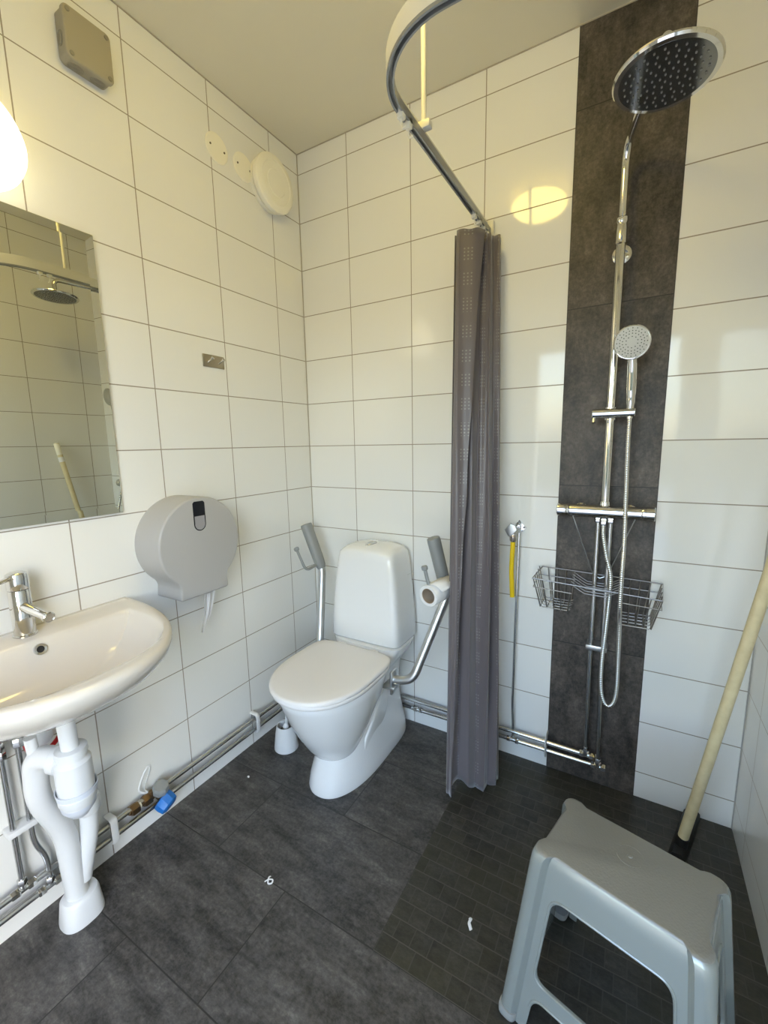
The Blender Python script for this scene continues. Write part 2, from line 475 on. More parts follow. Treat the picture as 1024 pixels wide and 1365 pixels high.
# wall lamp (opal globe) above the mirror
wl = thing('wall_lamp', 'glowing round opal wall lamp above the mirror at left edge', 'lamp', (0, -1.207, 2.010))
obj('base', lathe([(.080, 0), (.086, .004), (.086, .018), (.08, .022)], (0, -1.207, 2.010), (1, 0, 0), 48), M_WPLA, wl)
obj('globe', lathe([(.082, .022), (.100, .028), (.112, .044), (.115, .060), (.112, .078), (.101, .096), (.08, .112), (.05, .121), (.002, .125)], (0, -1.207, 2.010), (1, 0, 0), 56), M_LAMP, wl, label='lit opal glass globe')
cl = thing('ceiling_lamp', 'glowing round opal ceiling lamp above the floor centre', 'lamp', (.87, -.90, H))
obj('base', lathe([(.10, 0), (.115, .004), (.115, .018), (.11, .022)], (.87, -.90, H), (0, 0, -1), 48), M_WPLA, cl)
obj('globe', lathe([(.11, .022), (.128, .030), (.138, .048), (.138, .065), (.13, .085), (.115, .10), (.09, .112), (.05, .12), (.002, .122)], (.87, -.90, H), (0, 0, -1), 56), M_LAMPC, cl, label='lit opal glass globe')

# mirror with bevelled edge, hung a touch forward at the top
mr = thing('mirror', 'frameless rectangular mirror on left wall above the washbasin', 'mirror', (0, -1.232, 1.11))
y0, y1, z0, z1, bw = -1.534, -.930, 1.110, 1.908, .022
def tl(p): return (p[0] + (p[2] - z0) * .0075, p[1], p[2])
mv = [tl(p) for p in [(.003, y0, z0), (.003, y1, z0), (.003, y1, z1), (.003, y0, z1), (.0083, y0, z0), (.0083, y1, z0), (.0083, y1, z1), (.0083, y0, z1),
      (.0088, y0 + bw, z0 + bw), (.0088, y1 - bw, z0 + bw), (.0088, y1 - bw, z1 - bw), (.0088, y0 + bw, z1 - bw)]]
mf = [(3, 2, 1, 0), (0, 1, 5, 4), (1, 2, 6, 5), (2, 3, 7, 6), (3, 0, 4, 7), (4, 5, 9, 8), (5, 6, 10, 9), (6, 7, 11, 10), (7, 4, 8, 11), (8, 9, 10, 11)]
obj('glass', Mesh().add(mv, mf), M_MIRROR, mr, smooth=0)
bk = Mesh(); box(.0, .0028, y0 + .006, y1 - .006, z0 + .004, z1 - .006, bk); obj('backing', bk, M_BLACK, mr, smooth=0)

# coat hook plate
hk = thing('hook_plate', 'small steel plate with two pegs on left wall tiles', 'hook', (0, -.535, 1.62))
obj('plate', prism(rpoly(-.583, -.488, 1.600, 1.645, .002), LW, 0, .003, .0008), mat('hook_steel', (.42, .38, .31), .33, 1.), hk)
for y in (-.560, -.512):
    pm = tube([(.002, y, 1.618), (.024, y + .003, 1.630)], .0035, 12); lathe([(.0035, 0), (.0065, .002), (.0065, .005), (.004, .006)], (.022, y + .003, 1.629), (1, .1, .5), 14, pm)
    obj('peg', pm, M_CHROME, hk)

# paper dispenser
dp = thing('paper_dispenser', 'large round grey jumbo toilet paper dispenser on left wall', 'paper dispenser', (0, -.745, .805))
cy, cz, R = -.745, .985, .157
outl = []
a_lo = math.radians(-47)
for i in range(61):
    a = a_lo + (PI - 2 * a_lo) * i / 60; outl.append((cy + R * math.cos(a), cz + R * math.sin(a)))
L = outl[-1]
def bez(p, c, q, k=8): return [((1 - t) ** 2 * p[0] + 2 * t * (1 - t) * c[0] + t * t * q[0], (1 - t) ** 2 * p[1] + 2 * t * (1 - t) * c[1] + t * t * q[1]) for t in [i / k for i in range(1, k + 1)]]
outl += bez(L, (cy - .094, .858), (cy - .093, .842)); outl += [(cy - .095, .826), (cy - .096, .812)]
outl += bez(outl[-1], (cy - .096, .803), (cy - .088, .802), 4)
outl += [(cy - .045, .802), (cy, .802), (cy + .045, .802), (cy + .088, .802)]
outl += bez(outl[-1], (cy + .096, .803), (cy + .096, .812), 4)
outl += [(cy + .095, .826), (cy + .093, .842)]; outl += bez(outl[-1], (cy + .094, .858), outl[0], 8)[:-1]
obj('back_shell', prism(outl, LW, 0., .018), M_GREYP, dp)
cov = obj('cover', prism(outl, LW, .0182, .130, .007), M_GREYP, dp)
win = [(-.771, 1.122), (-.771, 1.052)] + [(-.748 + .023 * math.cos(a), 1.050 + .023 * math.sin(a)) for a in [PI + PI * i / 10 for i in range(11)]] + [(-.725, 1.122), (-.731, 1.128), (-.765, 1.128)]
obj('window', prism(win, LW, .129, .1308), mat('window_dark', (.015, .016, .02), .12), cov, label='dark viewing window')
wn2 = [(-.767, 1.078), (-.767, 1.052)] + [(-.748 + .0195 * math.cos(a), 1.050 + .0195 * math.sin(a)) for a in [PI + PI * i / 10 for i in range(11)]] + [(-.729, 1.078)]
obj('paper_view', prism(wn2, LW, .1305, .1312), mat('paper_behind_window', (.33, .32, .33), .15), cov, label='pale paper seen through the window')
# hanging paper tail
def strip(pts, w, axis=(0, 1, 0), th=.0006, M=None):
    M = M or Mesh(); ax = Vector(axis); V = []; F = []
    P = [Vector(p) for p in pts]
    for i, p in enumerate(P):
        ww = w[i] if isinstance(w, (list, tuple)) else w
        t = (P[min(i + 1, len(P) - 1)] - P[max(i - 1, 0)]).normalized(); n = t.cross(ax).normalized()
        for s in (-1, 1): V += [p + ax * s * ww / 2 + n * th / 2, p + ax * s * ww / 2 - n * th / 2]
    for i in range(len(P) - 1):
        a = i * 4; b = a + 4
        F += [(a, a + 2, b + 2, b), (a + 1, b + 1, b + 3, a + 3), (a, b, b + 1, a + 1), (a + 2, a + 3, b + 3, b + 2)]
    F += [(0, 1, 3, 2), (len(V) - 4, len(V) - 2, len(V) - 1, len(V) - 3)]
    return M.add(V, F)
tp = Mesh()
rows = [(.070, -.690, .815, .062), (.068, -.692, .78, .050), (.066, -.696, .74, .040), (.062, -.702, .70, .030), (.058, -.712, .665, .018), (.055, -.722, .635, .006)]
V = []; F = []; nn = 9
for (x, y, z, w) in rows:
    for j in range(nn):
        u = j / (nn - 1) - .5
        V.append((x + .010 * math.cos(u * 14) * (w / .062 + .3), y + u * w, z))
for i in range(len(rows) - 1):
    for j in range(nn - 1): a = i * nn + j; F.append((a, a + 1, a + nn + 1, a + nn))
tp.add(V, F)
to = obj('paper_strip', tp, M_PAPER, base=(.065, -.70, .62)); md = to.modifiers.new('thick', 'SOLIDIFY'); md.thickness = .0008
tag(to, 'twisted white toilet paper end hanging below the round grey dispenser', 'toilet paper')

# ------------------------------------------------------------------ washbasin
wb = thing('washbasin', 'cream white porcelain washbasin on left wall under the mirror', 'washbasin', (0, -1.25, .70))
YC = -1.25
def dring(xb, A, B, z, n=2.3, nb=14, nf=70, rb=.03, yc=YC):
    """D-shaped ring: straight back at x=xb, bowed front at x=A"""
    P = []
    for i in range(nf + 1):
        t = PI * i / nf; P.append((xb + (A - xb) * abs(math.sin(t)) ** (2 / n), yc + B * sg(math.cos(t), 2 / n), z))
    for i in range(1, nb): P.append((xb, yc - B + 2 * B * i / nb, z))
    return P
ZR = .838
rings = [dring(.03, .20, .10, .690), dring(.006, .26, .15, .695), dring(.001, .335, .20, .712), dring(0, .40, .245, .74), dring(0, .445, .275, .77), dring(0, .472, .295, .80), dring(0, .480, .303, .820), dring(0, .479, .304, .829), dring(0, .474, .302, .8355), dring(.002, .466, .298, ZR),
         dring(.02, .452, .285, ZR), dring(.106, .436, .254, ZR - .001, 2.7), dring(.112, .430, .249, ZR - .006, 2.7), dring(.116, .424, .244, ZR - .016, 2.7),
         dring(.124, .408, .230, ZR - .045, 2.6), dring(.135, .385, .206, ZR - .075, 2.5), dring(.152, .352, .168, ZR - .100, 2.4), dring(.175, .315, .115, ZR - .117, 2.2), dring(.205, .280, .055, ZR - .126, 2.1), dring(.228, .258, .02, ZR - .129, 2.)]
bs = obj('basin', loft(rings), M_PORCW, wb, smooth=60)
ov = obj('overflow_ring', lathe([(.0085, .0), (.0085, .004), (.0135, .005), (.0145, .0025), (.0145, -.004)], (.1195, -1.232, .8105), (1, 0, .28), 28, cap0=False, cap1=False), M_CHROME, wb, label='chrome overflow ring')
obj('overflow_hole', cyl((.116, -1.232, .8095), (.1205, -1.232, .8108), .0086, 20), M_HOLE, ov)
obj('waste', lathe([(.001, .0), (.02, .0), (.028, .003), (.030, .001), (.030, -.004)], (.243, YC, ZR - .128), (0, 0, 1), 28), M_CHROME, wb, label='chrome waste ring')

fc = thing('basin_faucet', 'chrome single lever mixer tap standing on the washbasin ledge', 'faucet', (.060, -1.235, ZR))
fx, fy = .056, -1.235
obj('body', lathe([(.026, 0), (.026, .004), (.0235, .006), (.0235, .118), (.0228, .1195), (.0228, .1225)], (fx, fy, ZR - .001), (0, 0, 1), 36), M_CHROME, fc)
lv = lathe([(.0232, .124), (.0240, .126), (.0240, .158), (.0225, .164), (.0165, .1675), (.001, .169)], (fx, fy, ZR - .001), (0, 0, 1), 36)
pts = [(fx + .0, fy - .008, ZR + .157), (fx + .010, fy - .030, ZR + .153), (fx + .022, fy - .062, ZR + .150), (fx + .032, fy - .092, ZR + .150)]
tube(spline(pts, 5), [.010, .0102, .0102, .010, .0098, .0095, .009, .0088, .0086, .0084, .0082, .008, .0078, .0076, .0075, .0074], 16, lv, flat=(.55, 1.))
obj('lever', lv, M_CHROME, fc)
sp = tube([(fx + .015, fy, ZR + .078), (fx + .118, fy + .010, ZR + .066)], .0122, 24)
so = obj('spout', sp, M_CHROME, fc)
obj('aerator', lathe([(.0122, 0), (.0137, .001), (.0137, .010), (.011, .012), (.0105, .010), (.001, .010)], (fx + .112, fy + .0095, ZR + .0667), (.118, .010, -.012), 24), M_CHROME, so)

# ------------------------------------------------------------------ waste trap and pipes below the basin
tr = thing('bottle_trap', 'white plastic sink trap and drain pipe under the washbasin', 'drain pipe', (.15, -1.24, 0))
obj('tailpiece', cyl((.243, YC, .71), (.240, -1.244, .56), .0190, 24), M_WPLA, tr)
obj('trap_body', lathe([(.024, .590), (.034, .586), (.035, .572), (.032, .570), (.032, .560), (.039, .552), (.040, .500), (.0385, .470), (.0385, .464), (.041, .462), (.041, .448), (.036, .440), (.036, .436), (.02, .430)], (.238, -1.243, 0), (0, 0, 1), 36), M_WPLA, tr)
obj('trap_cup', lathe([(.012, .398), (.020, .401), (.037, .425), (.0455, .478), (.0435, .478), (.035, .428), (.019, .406), (.012, .404)], (.234, -1.241, 0), (0, 0, 1), 36), mat('pale_bluish_plastic', (.66, .69, .76), .35), tr, label='pale bluish cup around the trap')
op = fillet([(.232, -1.245, .545), (.150, -1.286, .566), (.128, -1.287, .430), (.112, -1.236, .285), (.110, -1.228, .05)], [.0, .045, .05, .045, 0], 8)
obj('drain_pipe', tube(op, .0268, 24), M_WPLA, tr)
for c, ax in (((.205, -1.2585, .552), (.082, .041, -.02)),): obj('union_nut', lathe([(.031, -.011), (.034, -.009), (.034, .009), (.031, .011)], c, ax, 28), M_WPLA, tr)
obj('vent_stub', cyl((.150, -1.287, .56), (.150, -1.290, .612), .013, 18), M_WPLA, tr)
br = fillet([(.121, -1.178, .345), (.121, -1.181, .250), (.113, -1.212, .11)], .04, 6)
bp = obj('branch_pipe', tube(br, .0225, 22), M_WPLA, tr)
obj('branch_cap', lathe([(.020, .352), (.029, .350), (.0305, .344), (.0305, .308), (.028, .304), (.02, .303)], (.121, -1.179, 0), (0, 0, 1), 30), M_WPLA, bp)
obj('floor_collar', loft([rrect(.109, -1.224, .046, .052, 0, 2.6), rrect(.109, -1.224, .046, .052, .008, 2.6), rrect(.110, -1.224, .040, .046, .066, 2.4), rrect(.110, -1.223, .036, .042, .074, 2.3), rrect(.112, -1.226, .028, .028, .077, 2.)]), M_WPLA, tr)
for z in (.235, .43): pass
rb = thing('pipe_bracket', 'white bracket with a curved red band behind the sink trap', 'bracket', (.0, -1.235, .52))
obj('arm', lathe([(.030, .0), (.030, .05), (.024, .056), (.001, .058)], (.004, -1.235, .545), (1, 0, 0), 26), M_WPLA, rb)
obj('band', tube([(.066 + .004 * math.sin(a * 2), -1.235 - .042 * math.cos(a), .548 - .040 * math.sin(a)) for a in [PI * i / 16 for i in range(17)]], .009, 10, flat=(1., .35)), M_RED, rb, label='red plastic band')

# supply pipes to the basin
def pipe(name, pts, r, label, cat='pipe', m=None, fil=.03, nuts=(), n=14, group=None):
    P = fillet(pts, fil, 6) if len(pts) > 2 else [Vector(p) for p in pts]
    t = thing(name, label, cat, tuple(P[-1]), group)
    obj('pipe', tube(P, r, n), m or M_STEEL, t)
    for c, ax, rr, h in nuts: obj('nut', hexnut(c, ax, rr, h), M_CHROME, t)
    return t
pipe('supply_pipe', [(.032, -1.305, .74), (.030, -1.317, .55), (.030, -1.317, .133)], .0068, 'dark chrome supply pipe running straight up to the basin, at left picture edge', nuts=[((.030, -1.317, .535), (0, 0, 1), .0125, .022), ((.030, -1.317, .56), (0, 0, 1), .011, .018), ((.030, -1.317, .158), (0, 0, 1), .0115, .018)])
pipe('supply_pipe', [(.034, -1.268, .74), (.030, -1.280, .56), (.030, -1.280, .245), (.030, -1.258, .18), (.030, -1.258, .085)], .0068, 'chrome supply pipe with a kink beside the drain pipe under basin', nuts=[((.030, -1.280, .55), (0, 0, 1), .0125, .024), ((.030, -1.280, .575), (0, 0, 1), .011, .018), ((.030, -1.258, .106), (0, 0, 1), .0115, .016)])
pc = thing('pipe_clip', 'white double clip holding both upright supply pipes under basin', 'pipe clip', (0, -1.298, .30), 'white pipe clips')
obj('strap', box(.002, .043, -1.332, -1.264, .300, .318, bevel=.004), M_WPLA, pc)

UPZ, LOZ, PX = .133, .087, .028
pipe('wall_pipe', [(PX, YB + .02, UPZ), (PX, -PX, UPZ), (1.325, -PX, .126)], .0090, 'upper of the two chrome water pipes along the wall foot', fil=.03,
     nuts=[((1.288, -PX, .126), (1, 0, 0), .0125, .018), ((1.322, -PX, .126), (1, 0, 0), .0125, .018), ((PX, -1.335, UPZ), (0, 1, 0), .0125, .020), ((PX, -1.298, UPZ), (0, 1, 0), .0125, .020)])
pipe('wall_pipe', [(PX, YB + .02, LOZ), (PX, -PX, LOZ), (1.365, -PX, .093)], .0090, 'lower of the two chrome water pipes along the wall foot', fil=.03,
     nuts=[((1.328, -PX, .093), (1, 0, 0), .0125, .016), ((1.361, -PX, .093), (1, 0, 0), .0135, .016), ((.585, -PX, .09), (1, 0, 0), .0135, .020), ((.613, -PX, .09), (1, 0, 0), .012, .014), ((PX, -1.240, LOZ), (0, 1, 0), .013, .02), ((PX, -1.280, LOZ), (0, 1, 0), .0125, .018), ((1.046, -PX, .0915), (1, 0, 0), .013, .014), ((1.012, -PX, .0913), (1, 0, 0), .012, .014)])
def clip(loc, along, label):
    t = thing('pipe_clip', label, 'pipe clip', loc, 'white pipe clips')
    x, y, z = loc
    if along == 'y':
        m = tube(fillet([(0.001, y, z + .040), (.042, y, z + .040), (.042, y, z - .044), (0.012, y, z - .044)], .014, 5), .0110, 12, flat=(.30, 1.))
    else:
        m = tube(fillet([(x, -.001, z + .036), (x, -.042, z + .036), (x, -.042, z - .040), (x, -.012, z - .040)], .014, 5), .0110, 12, flat=(1., .30))
    obj('strap', m, M_WPLA, t)
clip((0, -1.085, .113), 'y', 'white clip on wall pipes just right of the drain pipe')
clip((0, -.480, .113), 'y', 'white clip on wall pipes near the toilet brush')
clip((1.158, 0, .116), 'x', 'white clip on wall pipes at left edge of dark tile column')

# shut-off valve
sv = thing('shutoff_valve', 'brass shutoff valve with blue cap and grey knob on wall pipe', 'valve', (.03, -.95, .11))
bm_ = cyl((PX, -1.035, .128), (PX, -.905, .128), .0115, 18, bev=.002)
hexnut((PX + .001, -1.015, .128), (0, 1, 0), .019, .026, bm_); hexnut((PX + .001, -.972, .128), (0, 1, 0), .0195, .026, bm_)
cyl((PX, -.935, .128), (PX + .025, -.935, .118), .014, 18, bm_); cyl((PX + .004, -.957, .122), (PX + .004, -.957, .150), .009, 14, bm_)
obj('body', bm_, M_BRASS, sv)
obj('collar', lathe([(.0125, -.005), (.0135, -.004), (.0135, .004), (.0125, .005)], (PX, -1.000, .128), (0, 1, 0), 20), mat('pale_ring', (.7, .66, .5), .4), sv)
obj('blue_cap', lathe([(.026, 0), (.034, .004), (.035, .018), (.032, .036), (.022, .041), (.001, .041)], (PX + .014, -.930, .104), (.78, .22, -.50), 10), M_BLUE, sv, label='bright blue plastic cap', smooth=25)
obj('grey_knob', lathe([(.018, 0), (.026, .003), (.028, .022), (.023, .031), (.001, .033)], (PX + .012, -.930, .132), (.35, -.05, .95), 8), M_DGREYP, sv, label='grey plastic knob', smooth=25)
wt = obj('tag_loop', tube(spline([(.024, -.955, .142), (.018, -.975, .150), (.012, -.985, .168), (.008, -.968, .200), (.006, -.948, .222), (.006, -.941, .224), (.008, -.939, .214), (.010, -.950, .192), (.016, -.968, .165), (.022, -.966, .152), (.026, -.95, .145)], 5), .0030, 8, flat=(1., .5)), M_WPLA, base=(.02, -.96, .14))
tag(wt, 'thin white plastic loop hanging on the blue capped valve', 'tag')

# ------------------------------------------------------------------ toilet
TX = .430
tw = thing('toilet', 'white floor standing toilet with cistern and closed lid', 'toilet', (TX, -.32, 0))
bw_ = Mesh()
ped = [(0, .440, -.300, .272, .275, .124, 2.3, 5), (.012, .440, -.300, .274, .275, .126, 2.3, 5), (.05, .439, -.298, .262, .273, .121, 2.3, 5), (.10, .438, -.292, .244, .268, .112, 2.3, 4.5), (.16, .436, -.280, .236, .255, .104, 2.3, 4),
       (.22, .434, -.262, .23, .235, .098, 2.3, 4), (.30, .432, -.24, .20, .215, .100, 2.3, 4), (.36, .430, -.21, .16, .187, .115, 2.6, 4), (.40, .430, -.175, .12, .154, .140, 3, 4), (.43, .430, -.15, .10, .132, .160, 3.5, 4), (.460, .430, -.142, .095, .126, .170, 4, 4)]
loft([egg(cx, ym, lf, lb, w, z, nf, nb) for z, cx, ym, lf, lb, w, nf, nb in ped], bw_)
bowl = [(.104, -.440, .045, .06, .045, 2, 2), (.112, -.442, .075, .085, .078, 2, 2), (.135, -.443, .100, .10, .092, 2, 2), (.18, -.444, .130, .13, .114, 2, 2), (.24, -.442, .165, .16, .137, 2, 2), (.30, -.440, .196, .19, .156, 2, 2.2), (.35, -.437, .218, .20, .173, 2.05, 2.4), (.395, -.435, .238, .205, .182, 2.05, 2.6), (.425, -.435, .248, .205, .187, 2.05, 2.6), (.434, -.435, .244, .203, .184, 2.05, 2.6)]
loft([egg(TX, ym, lf, lb, w, z, nf, nb) for z, ym, lf, lb, w, nf, nb in bowl], bw_)
bo = obj('bowl', bw_, M_PORC, tw, smooth=50)
for y, z in ((-.335, .125), (-.275, .165)):
    obj('bolt_cap', lathe([(.011, -.004), (.011, .003), (.009, .0045), (.001, .0048)], (TX + .106, y, z), (1, -.08, .05), 20), M_PORC, bo)
rc = prism([(-.40, .115), (-.375, .088), (-.33, .10), (-.24, .16), (-.21, .20), (-.20, .27), (-.225, .30), (-.27, .27), (-.33, .20), (-.385, .155)], lambda u, v, d: (TX + d, u, v), .088, .1115, .008)
obj('side_panel', rc, M_PORC, bo, smooth=60)
st = [egg(TX, -.455, lf, .195, w, z, 2.15, 5) for z, lf, w in ((.433, .240, .184), (.435, .243, .188), (.446, .244, .189), (.448, .242, .187))]
obj('seat', loft(st), M_SEAT, tw, smooth=60)
ld = [egg(TX - .003, -.455, lf, lb, w, z, nf_, 6) for z, lf, lb, w, nf_ in ((.4495, .245, .190, .188, 2.15), (.451, .248, .193, .1905, 2.15), (.460, .248, .193, .1905, 2.15), (.4640, .245, .190, .188, 2.15), (.4665, .238, .183, .182, 2.15), (.4680, .20, .15, .15, 2.2), (.4688, .12, .09, .09, 2.2), (.469, .02, .02, .02, 2.2))]
obj('lid', loft(ld), M_SEAT, tw, smooth=60)
for x in (-.10, .06): obj('hinge', cyl((TX + x, -.262, .455), (TX + x + .04, -.262, .455), .010, 16), M_SEAT, tw)
# cistern: tapered, domed top
def cis(z, yf, yb, w, e=8.):
    return rrect(TX - .009, (yf + yb) / 2, w, (yb - yf) / 2, z, e, 72)
cr = [cis(.462, -.205, -.015, .160), cis(.464, -.214, -.012, .170), cis(.470, -.217, -.012, .173), cis(.56, -.214, -.012, .168), cis(.66, -.208, -.012, .160), cis(.76, -.200, -.012, .149), cis(.82, -.194, -.012, .140), cis(.845, -.190, -.012, .134), cis(.857, -.185, -.014, .127, 4.5), cis(.865, -.176, -.018, .117, 4.), cis(.872, -.160, -.028, .10, 3.5), cis(.877, -.140, -.045, .07, 3), cis(.879, -.11, -.075, .02, 2)]
co = obj('cistern', loft(cr), M_PORC, tw, smooth=60)
obj('cistern_seam', tube([(TX - .009 + .1505 * 1.003, -.075 + .06 * t, .745) for t in (0, .5, 1.)], .0010, 6), mat('seam_grey', (.5, .5, .48), .5), co)  # thin grey colour seam where the front and back cistern shells meet
obj('flush_button', lathe([(.030, -.004), (.030, .002), (.027, .005), (.0265, .0035), (.001, .0035)], (TX - .009, -.118, .8775), (0, -.08, 1), 36, sx=.55, sy=1.), M_SATIN, co, label='chrome oval flush button')
obj('button_ring', lathe([(.040, -.004), (.040, .0005), (.036, .002), (.032, .001)], (TX - .009, -.118, .8775), (0, -.08, 1), 40, sx=.6, sy=1., cap1=False), M_PORC, co)
bkt = box(TX + .15, TX + .205, -.325, -.27, .352, .362, bevel=.002); box(TX + .185, TX + .195, -.322, -.273, .330, .425, bkt, bevel=.003)
obj('armrest_bracket', bkt, M_SATIN, tw, label='metal bracket under the seat')
bkt = box(TX - .205, TX - .15, -.325, -.27, .352, .362, bevel=.002); box(TX - .195, TX - .185, -.322, -.273, .330, .425, bkt, bevel=.003)
obj('armrest_bracket', bkt, M_SATIN, tw, label='metal bracket under the seat')
fh = obj('flexible_hose', tube(spline([(.490, -.12, .20), (.497, -.07, .13), (.520, -.042, .10), (.555, -.032, .092), (.578, -PX, .09)], 8), .0065, 12), M_BLACK, base=(.578, -PX, .09))
tag(fh, 'thin dark flexible water hose from wall pipe to toilet back', 'hose')

# armrests folded up
def armrest(label, pts, grip, hook):
    t = obj('armrest', tube(fillet(pts, [.0] + [.055] * (len(pts) - 2) + [0], 10), .0172, 22), M_SATIN, tw, label=label)
    a, b = Vector(grip[0]), Vector(grip[1]); ax = (b - a); Lg = ax.length
    pr = [(.017, -.004), (.0225, .010), (.0245, .04), (.0255, Lg * .5), (.0262, Lg - .012), (.0255, Lg - .003), (.0225, Lg), (.001, Lg + .002)]
    g = obj('grip', lathe(pr, a, ax, 28, sx=.95, sy=1.12), M_DGREYP, t, label='grey plastic grip')
    hp_ = fillet(hook, .028, 8)
    hm_ = tube(hp_, .0074, 12, flat=(.8, 1.))
    e = Vector(hook[-1]); d = (e - Vector(hook[-2])).normalized()
    lathe([(.0078, -.010), (.0115, -.006), (.012, .004), (.009, .008), (.001, .009)], e, d, 16, hm_)
    obj('paper_hook', hm_, M_DGREYP, t, label='grey J shaped paper hook')
armrest('aluminium armrest folded up on the left of the cistern',
        [(TX - .17, -.275, .388), (.226, -.268, .386), (.166, -.150, .735), (.152, -.154, .78)], [(.163, -.151, .745), (.090, -.160, .945)],
        [(.152, -.165, .762), (.150, -.245, .752), (.105, -.250, .848)])
armrest('aluminium armrest folded up on the right of the cistern',
        [(TX + .19, -.298, .384), (.700, -.292, .400), (.792, -.168, .720), (.785, -.172, .76)], [(.790, -.170, .735), (.745, -.195, .950)],
        [(.785, -.195, .800), (.782, -.305, .775), (.759, -.305, .862)])
# paper roll on the right hook
trl = thing('toilet_roll', 'almost used up toilet roll hanging on the right armrest hook', 'toilet paper', (.779, -.26, .755))
A0 = Vector((.776, -.312, .772)); A1 = Vector((.800, -.215, .778)); axr = A1 - A0
Lr = axr.length
obj('paper', lathe([(.0285, 0), (.039, 0), (.0405, .002), (.0405, Lr - .002), (.039, Lr), (.0285, Lr), (.0285, 0)], A0 + Vector((0, 0, -.012)), axr, 36, cap0=False, cap1=False), M_PAPER, trl)
obj('core', lathe([(.0272, .0005), (.0284, .0005), (.0284, Lr - .001), (.0272, Lr - .001), (.0272, .0005)], A0 + Vector((0, 0, -.012)), axr, 36, cap0=False, cap1=False), M_CORE, trl, label='brown cardboard core')
fl_ = Mesh(); V = []; F = []
for i in range(9):
    s = i / 8
    for j in range(2):
        base_ = A0.lerp(A1, j) ; V.append(base_ + Vector((.004 + .052 * s, .01 * j, .033 + .010 * math.sin(s * 3) - .022 * s)))
for i in range(8): F.append((2 * i, 2 * i + 1, 2 * i + 3, 2 * i + 2))
fl_.add(V, F); fo = obj('loose_sheet', fl_, M_PAPER, trl); md = fo.modifiers.new('thick', 'SOLIDIFY'); md.thickness = .001

# toilet brush
tb = thing('toilet_brush', 'white toilet brush in its holder beside toilet, left wall', 'toilet brush', (.148, -.425, 0))
bx, by = .147, -.424
obj('holder', lathe([(.050, 0), (.0525, .003), (.052, .010), (.044, .075), (.0385, .104), (.0375, .108), (.0345, .108), (.0345, .104), (.037, .09), (.040, .04), (.04, .012), (.001, .012)], (bx, by, 0), (0, 0, 1), 44), M_WPLA, tb)
obj('bristles', lathe([(.001, .02), (.026, .03), (.030, .055), (.028, .082), (.014, .094), (.001, .096)], (bx, by, 0), (0, 0, 1), 24), M_BLACK, tb, label='black bristles')
obj('handle', cyl((bx + .003, by, .09), (bx + .016, by + .01, .36), .0050, 14), M_WPLA, tb)
obj('splash_guard', lathe([(.004, .093), (.013, .094), (.014, .100), (.009, .108), (.005, .114)], (bx + .002, by, 0), (0, 0, 1), 24), M_WPLA, tb)

# ------------------------------------------------------------------ shower curtain and rail
RZ = 2.05
rl = thing('curtain_rail', 'white and grey curved shower curtain rail under the ceiling', 'curtain rail', (.885, 0, RZ))
path = [Vector((.885, 0, RZ)), Vector((.885, -.35, RZ)), Vector((.885, -.690, RZ))]
for i in range(1, 21):
    a = PI / 2 * i / 20; path.append(Vector((.885 + .175 * (1 - math.cos(a)), -.700 - .175 * math.sin(a), RZ)))
path += [Vector((1.40, -.875, RZ)), Vector((W, -.875, RZ))]
def sweep_rect(P, w, z0, z1, off=0.):
    V = []; F = []
    for i, p in enumerate(P):
        t = (P[min(i + 1, len(P) - 1)] - P[max(i - 1, 0)]).normalized(); n = Vector((t.y, -t.x, 0))
        for (o, z) in ((off - w / 2, z0), (off + w / 2, z0), (off + w / 2, z1), (off - w / 2, z1)): V.append(Vector((p.x, p.y, RZ)) + n * o + Vector((0, 0, z)))
    for i in range(len(P) - 1):
        for j in range(4): F.append((4 * i + j, 4 * i + (j + 1) % 4, 4 * i + 4 + (j + 1) % 4, 4 * i + 4 + j))
    F += [(0, 1, 2, 3), tuple(4 * (len(P) - 1) + j for j in (3, 2, 1, 0))]
    return Mesh().add(V, F)
M_RAILW = mat('rail_white', (.72, .70, .62), .35)
M_RAILG = mat('rail_grey', (.30, .31, .32), .3, .5)
obj('rail_profile', sweep_rect(path, .004, -.002, .036, .0065), M_RAILW, rl, smooth=30)
obj('rail_top', sweep_rect(path, .013, .008, .013, 0), M_RAILW, rl, smooth=30)
obj('outer_lip', sweep_rect(path, .0045, -.008, .0, .0060), M_RAILG, rl, smooth=30, label='grey metal lower lip')
obj('inner_lip', sweep_rect(path, .004, -.008, .012, -.0060), M_RAILG, rl, smooth=30, label='grey metal lower lip')
hr = obj('hanger_rod', cyl((.893, -.590, H), (.893, -.590, RZ + .03), .0065, 16), M_RAILW, rl)
obj('rod_foot', box(.880, .912, -.600, -.580, RZ + .014, RZ + .032, bevel=.003), M_RAILW, hr)
obj('rod_plate', lathe([(.016, 0), (.016, .004), (.008, .010)], (.893, -.590, H), (0, 0, -1), 20), M_RAILW, hr)
obj('wall_mount', box(.868, .902, -.02, 0, RZ - .012, RZ + .040, bevel=.004), M_RAILW, rl)
gl_lab = ['white curtain glider nearest the wall on the rail', 'white curtain glider second from the wall', 'white curtain glider third from the wall', 'white curtain glider at front of the gathered curtain',
          'empty white glider nearest the rod on the rail', 'empty white glider farther from the wall, by the bend']
for i, y in enumerate((-.045, -.085, -.13, -.18, -.66, -.695)):
    g_ = box(.877, .893, y - .009, y + .009, RZ - .018, RZ + .004, bevel=.003)
    tube([(.885, y, RZ - .016), (.885, y, RZ - .028), (.889, y, RZ - .038), (.897, y, RZ - .036)], .0025, 8, g_)
    o = obj('curtain_glider', g_, M_CREAM, base=(.885, y, RZ)); tag(o, gl_lab[i], 'curtain hook', 'gliders on the curtain rail')

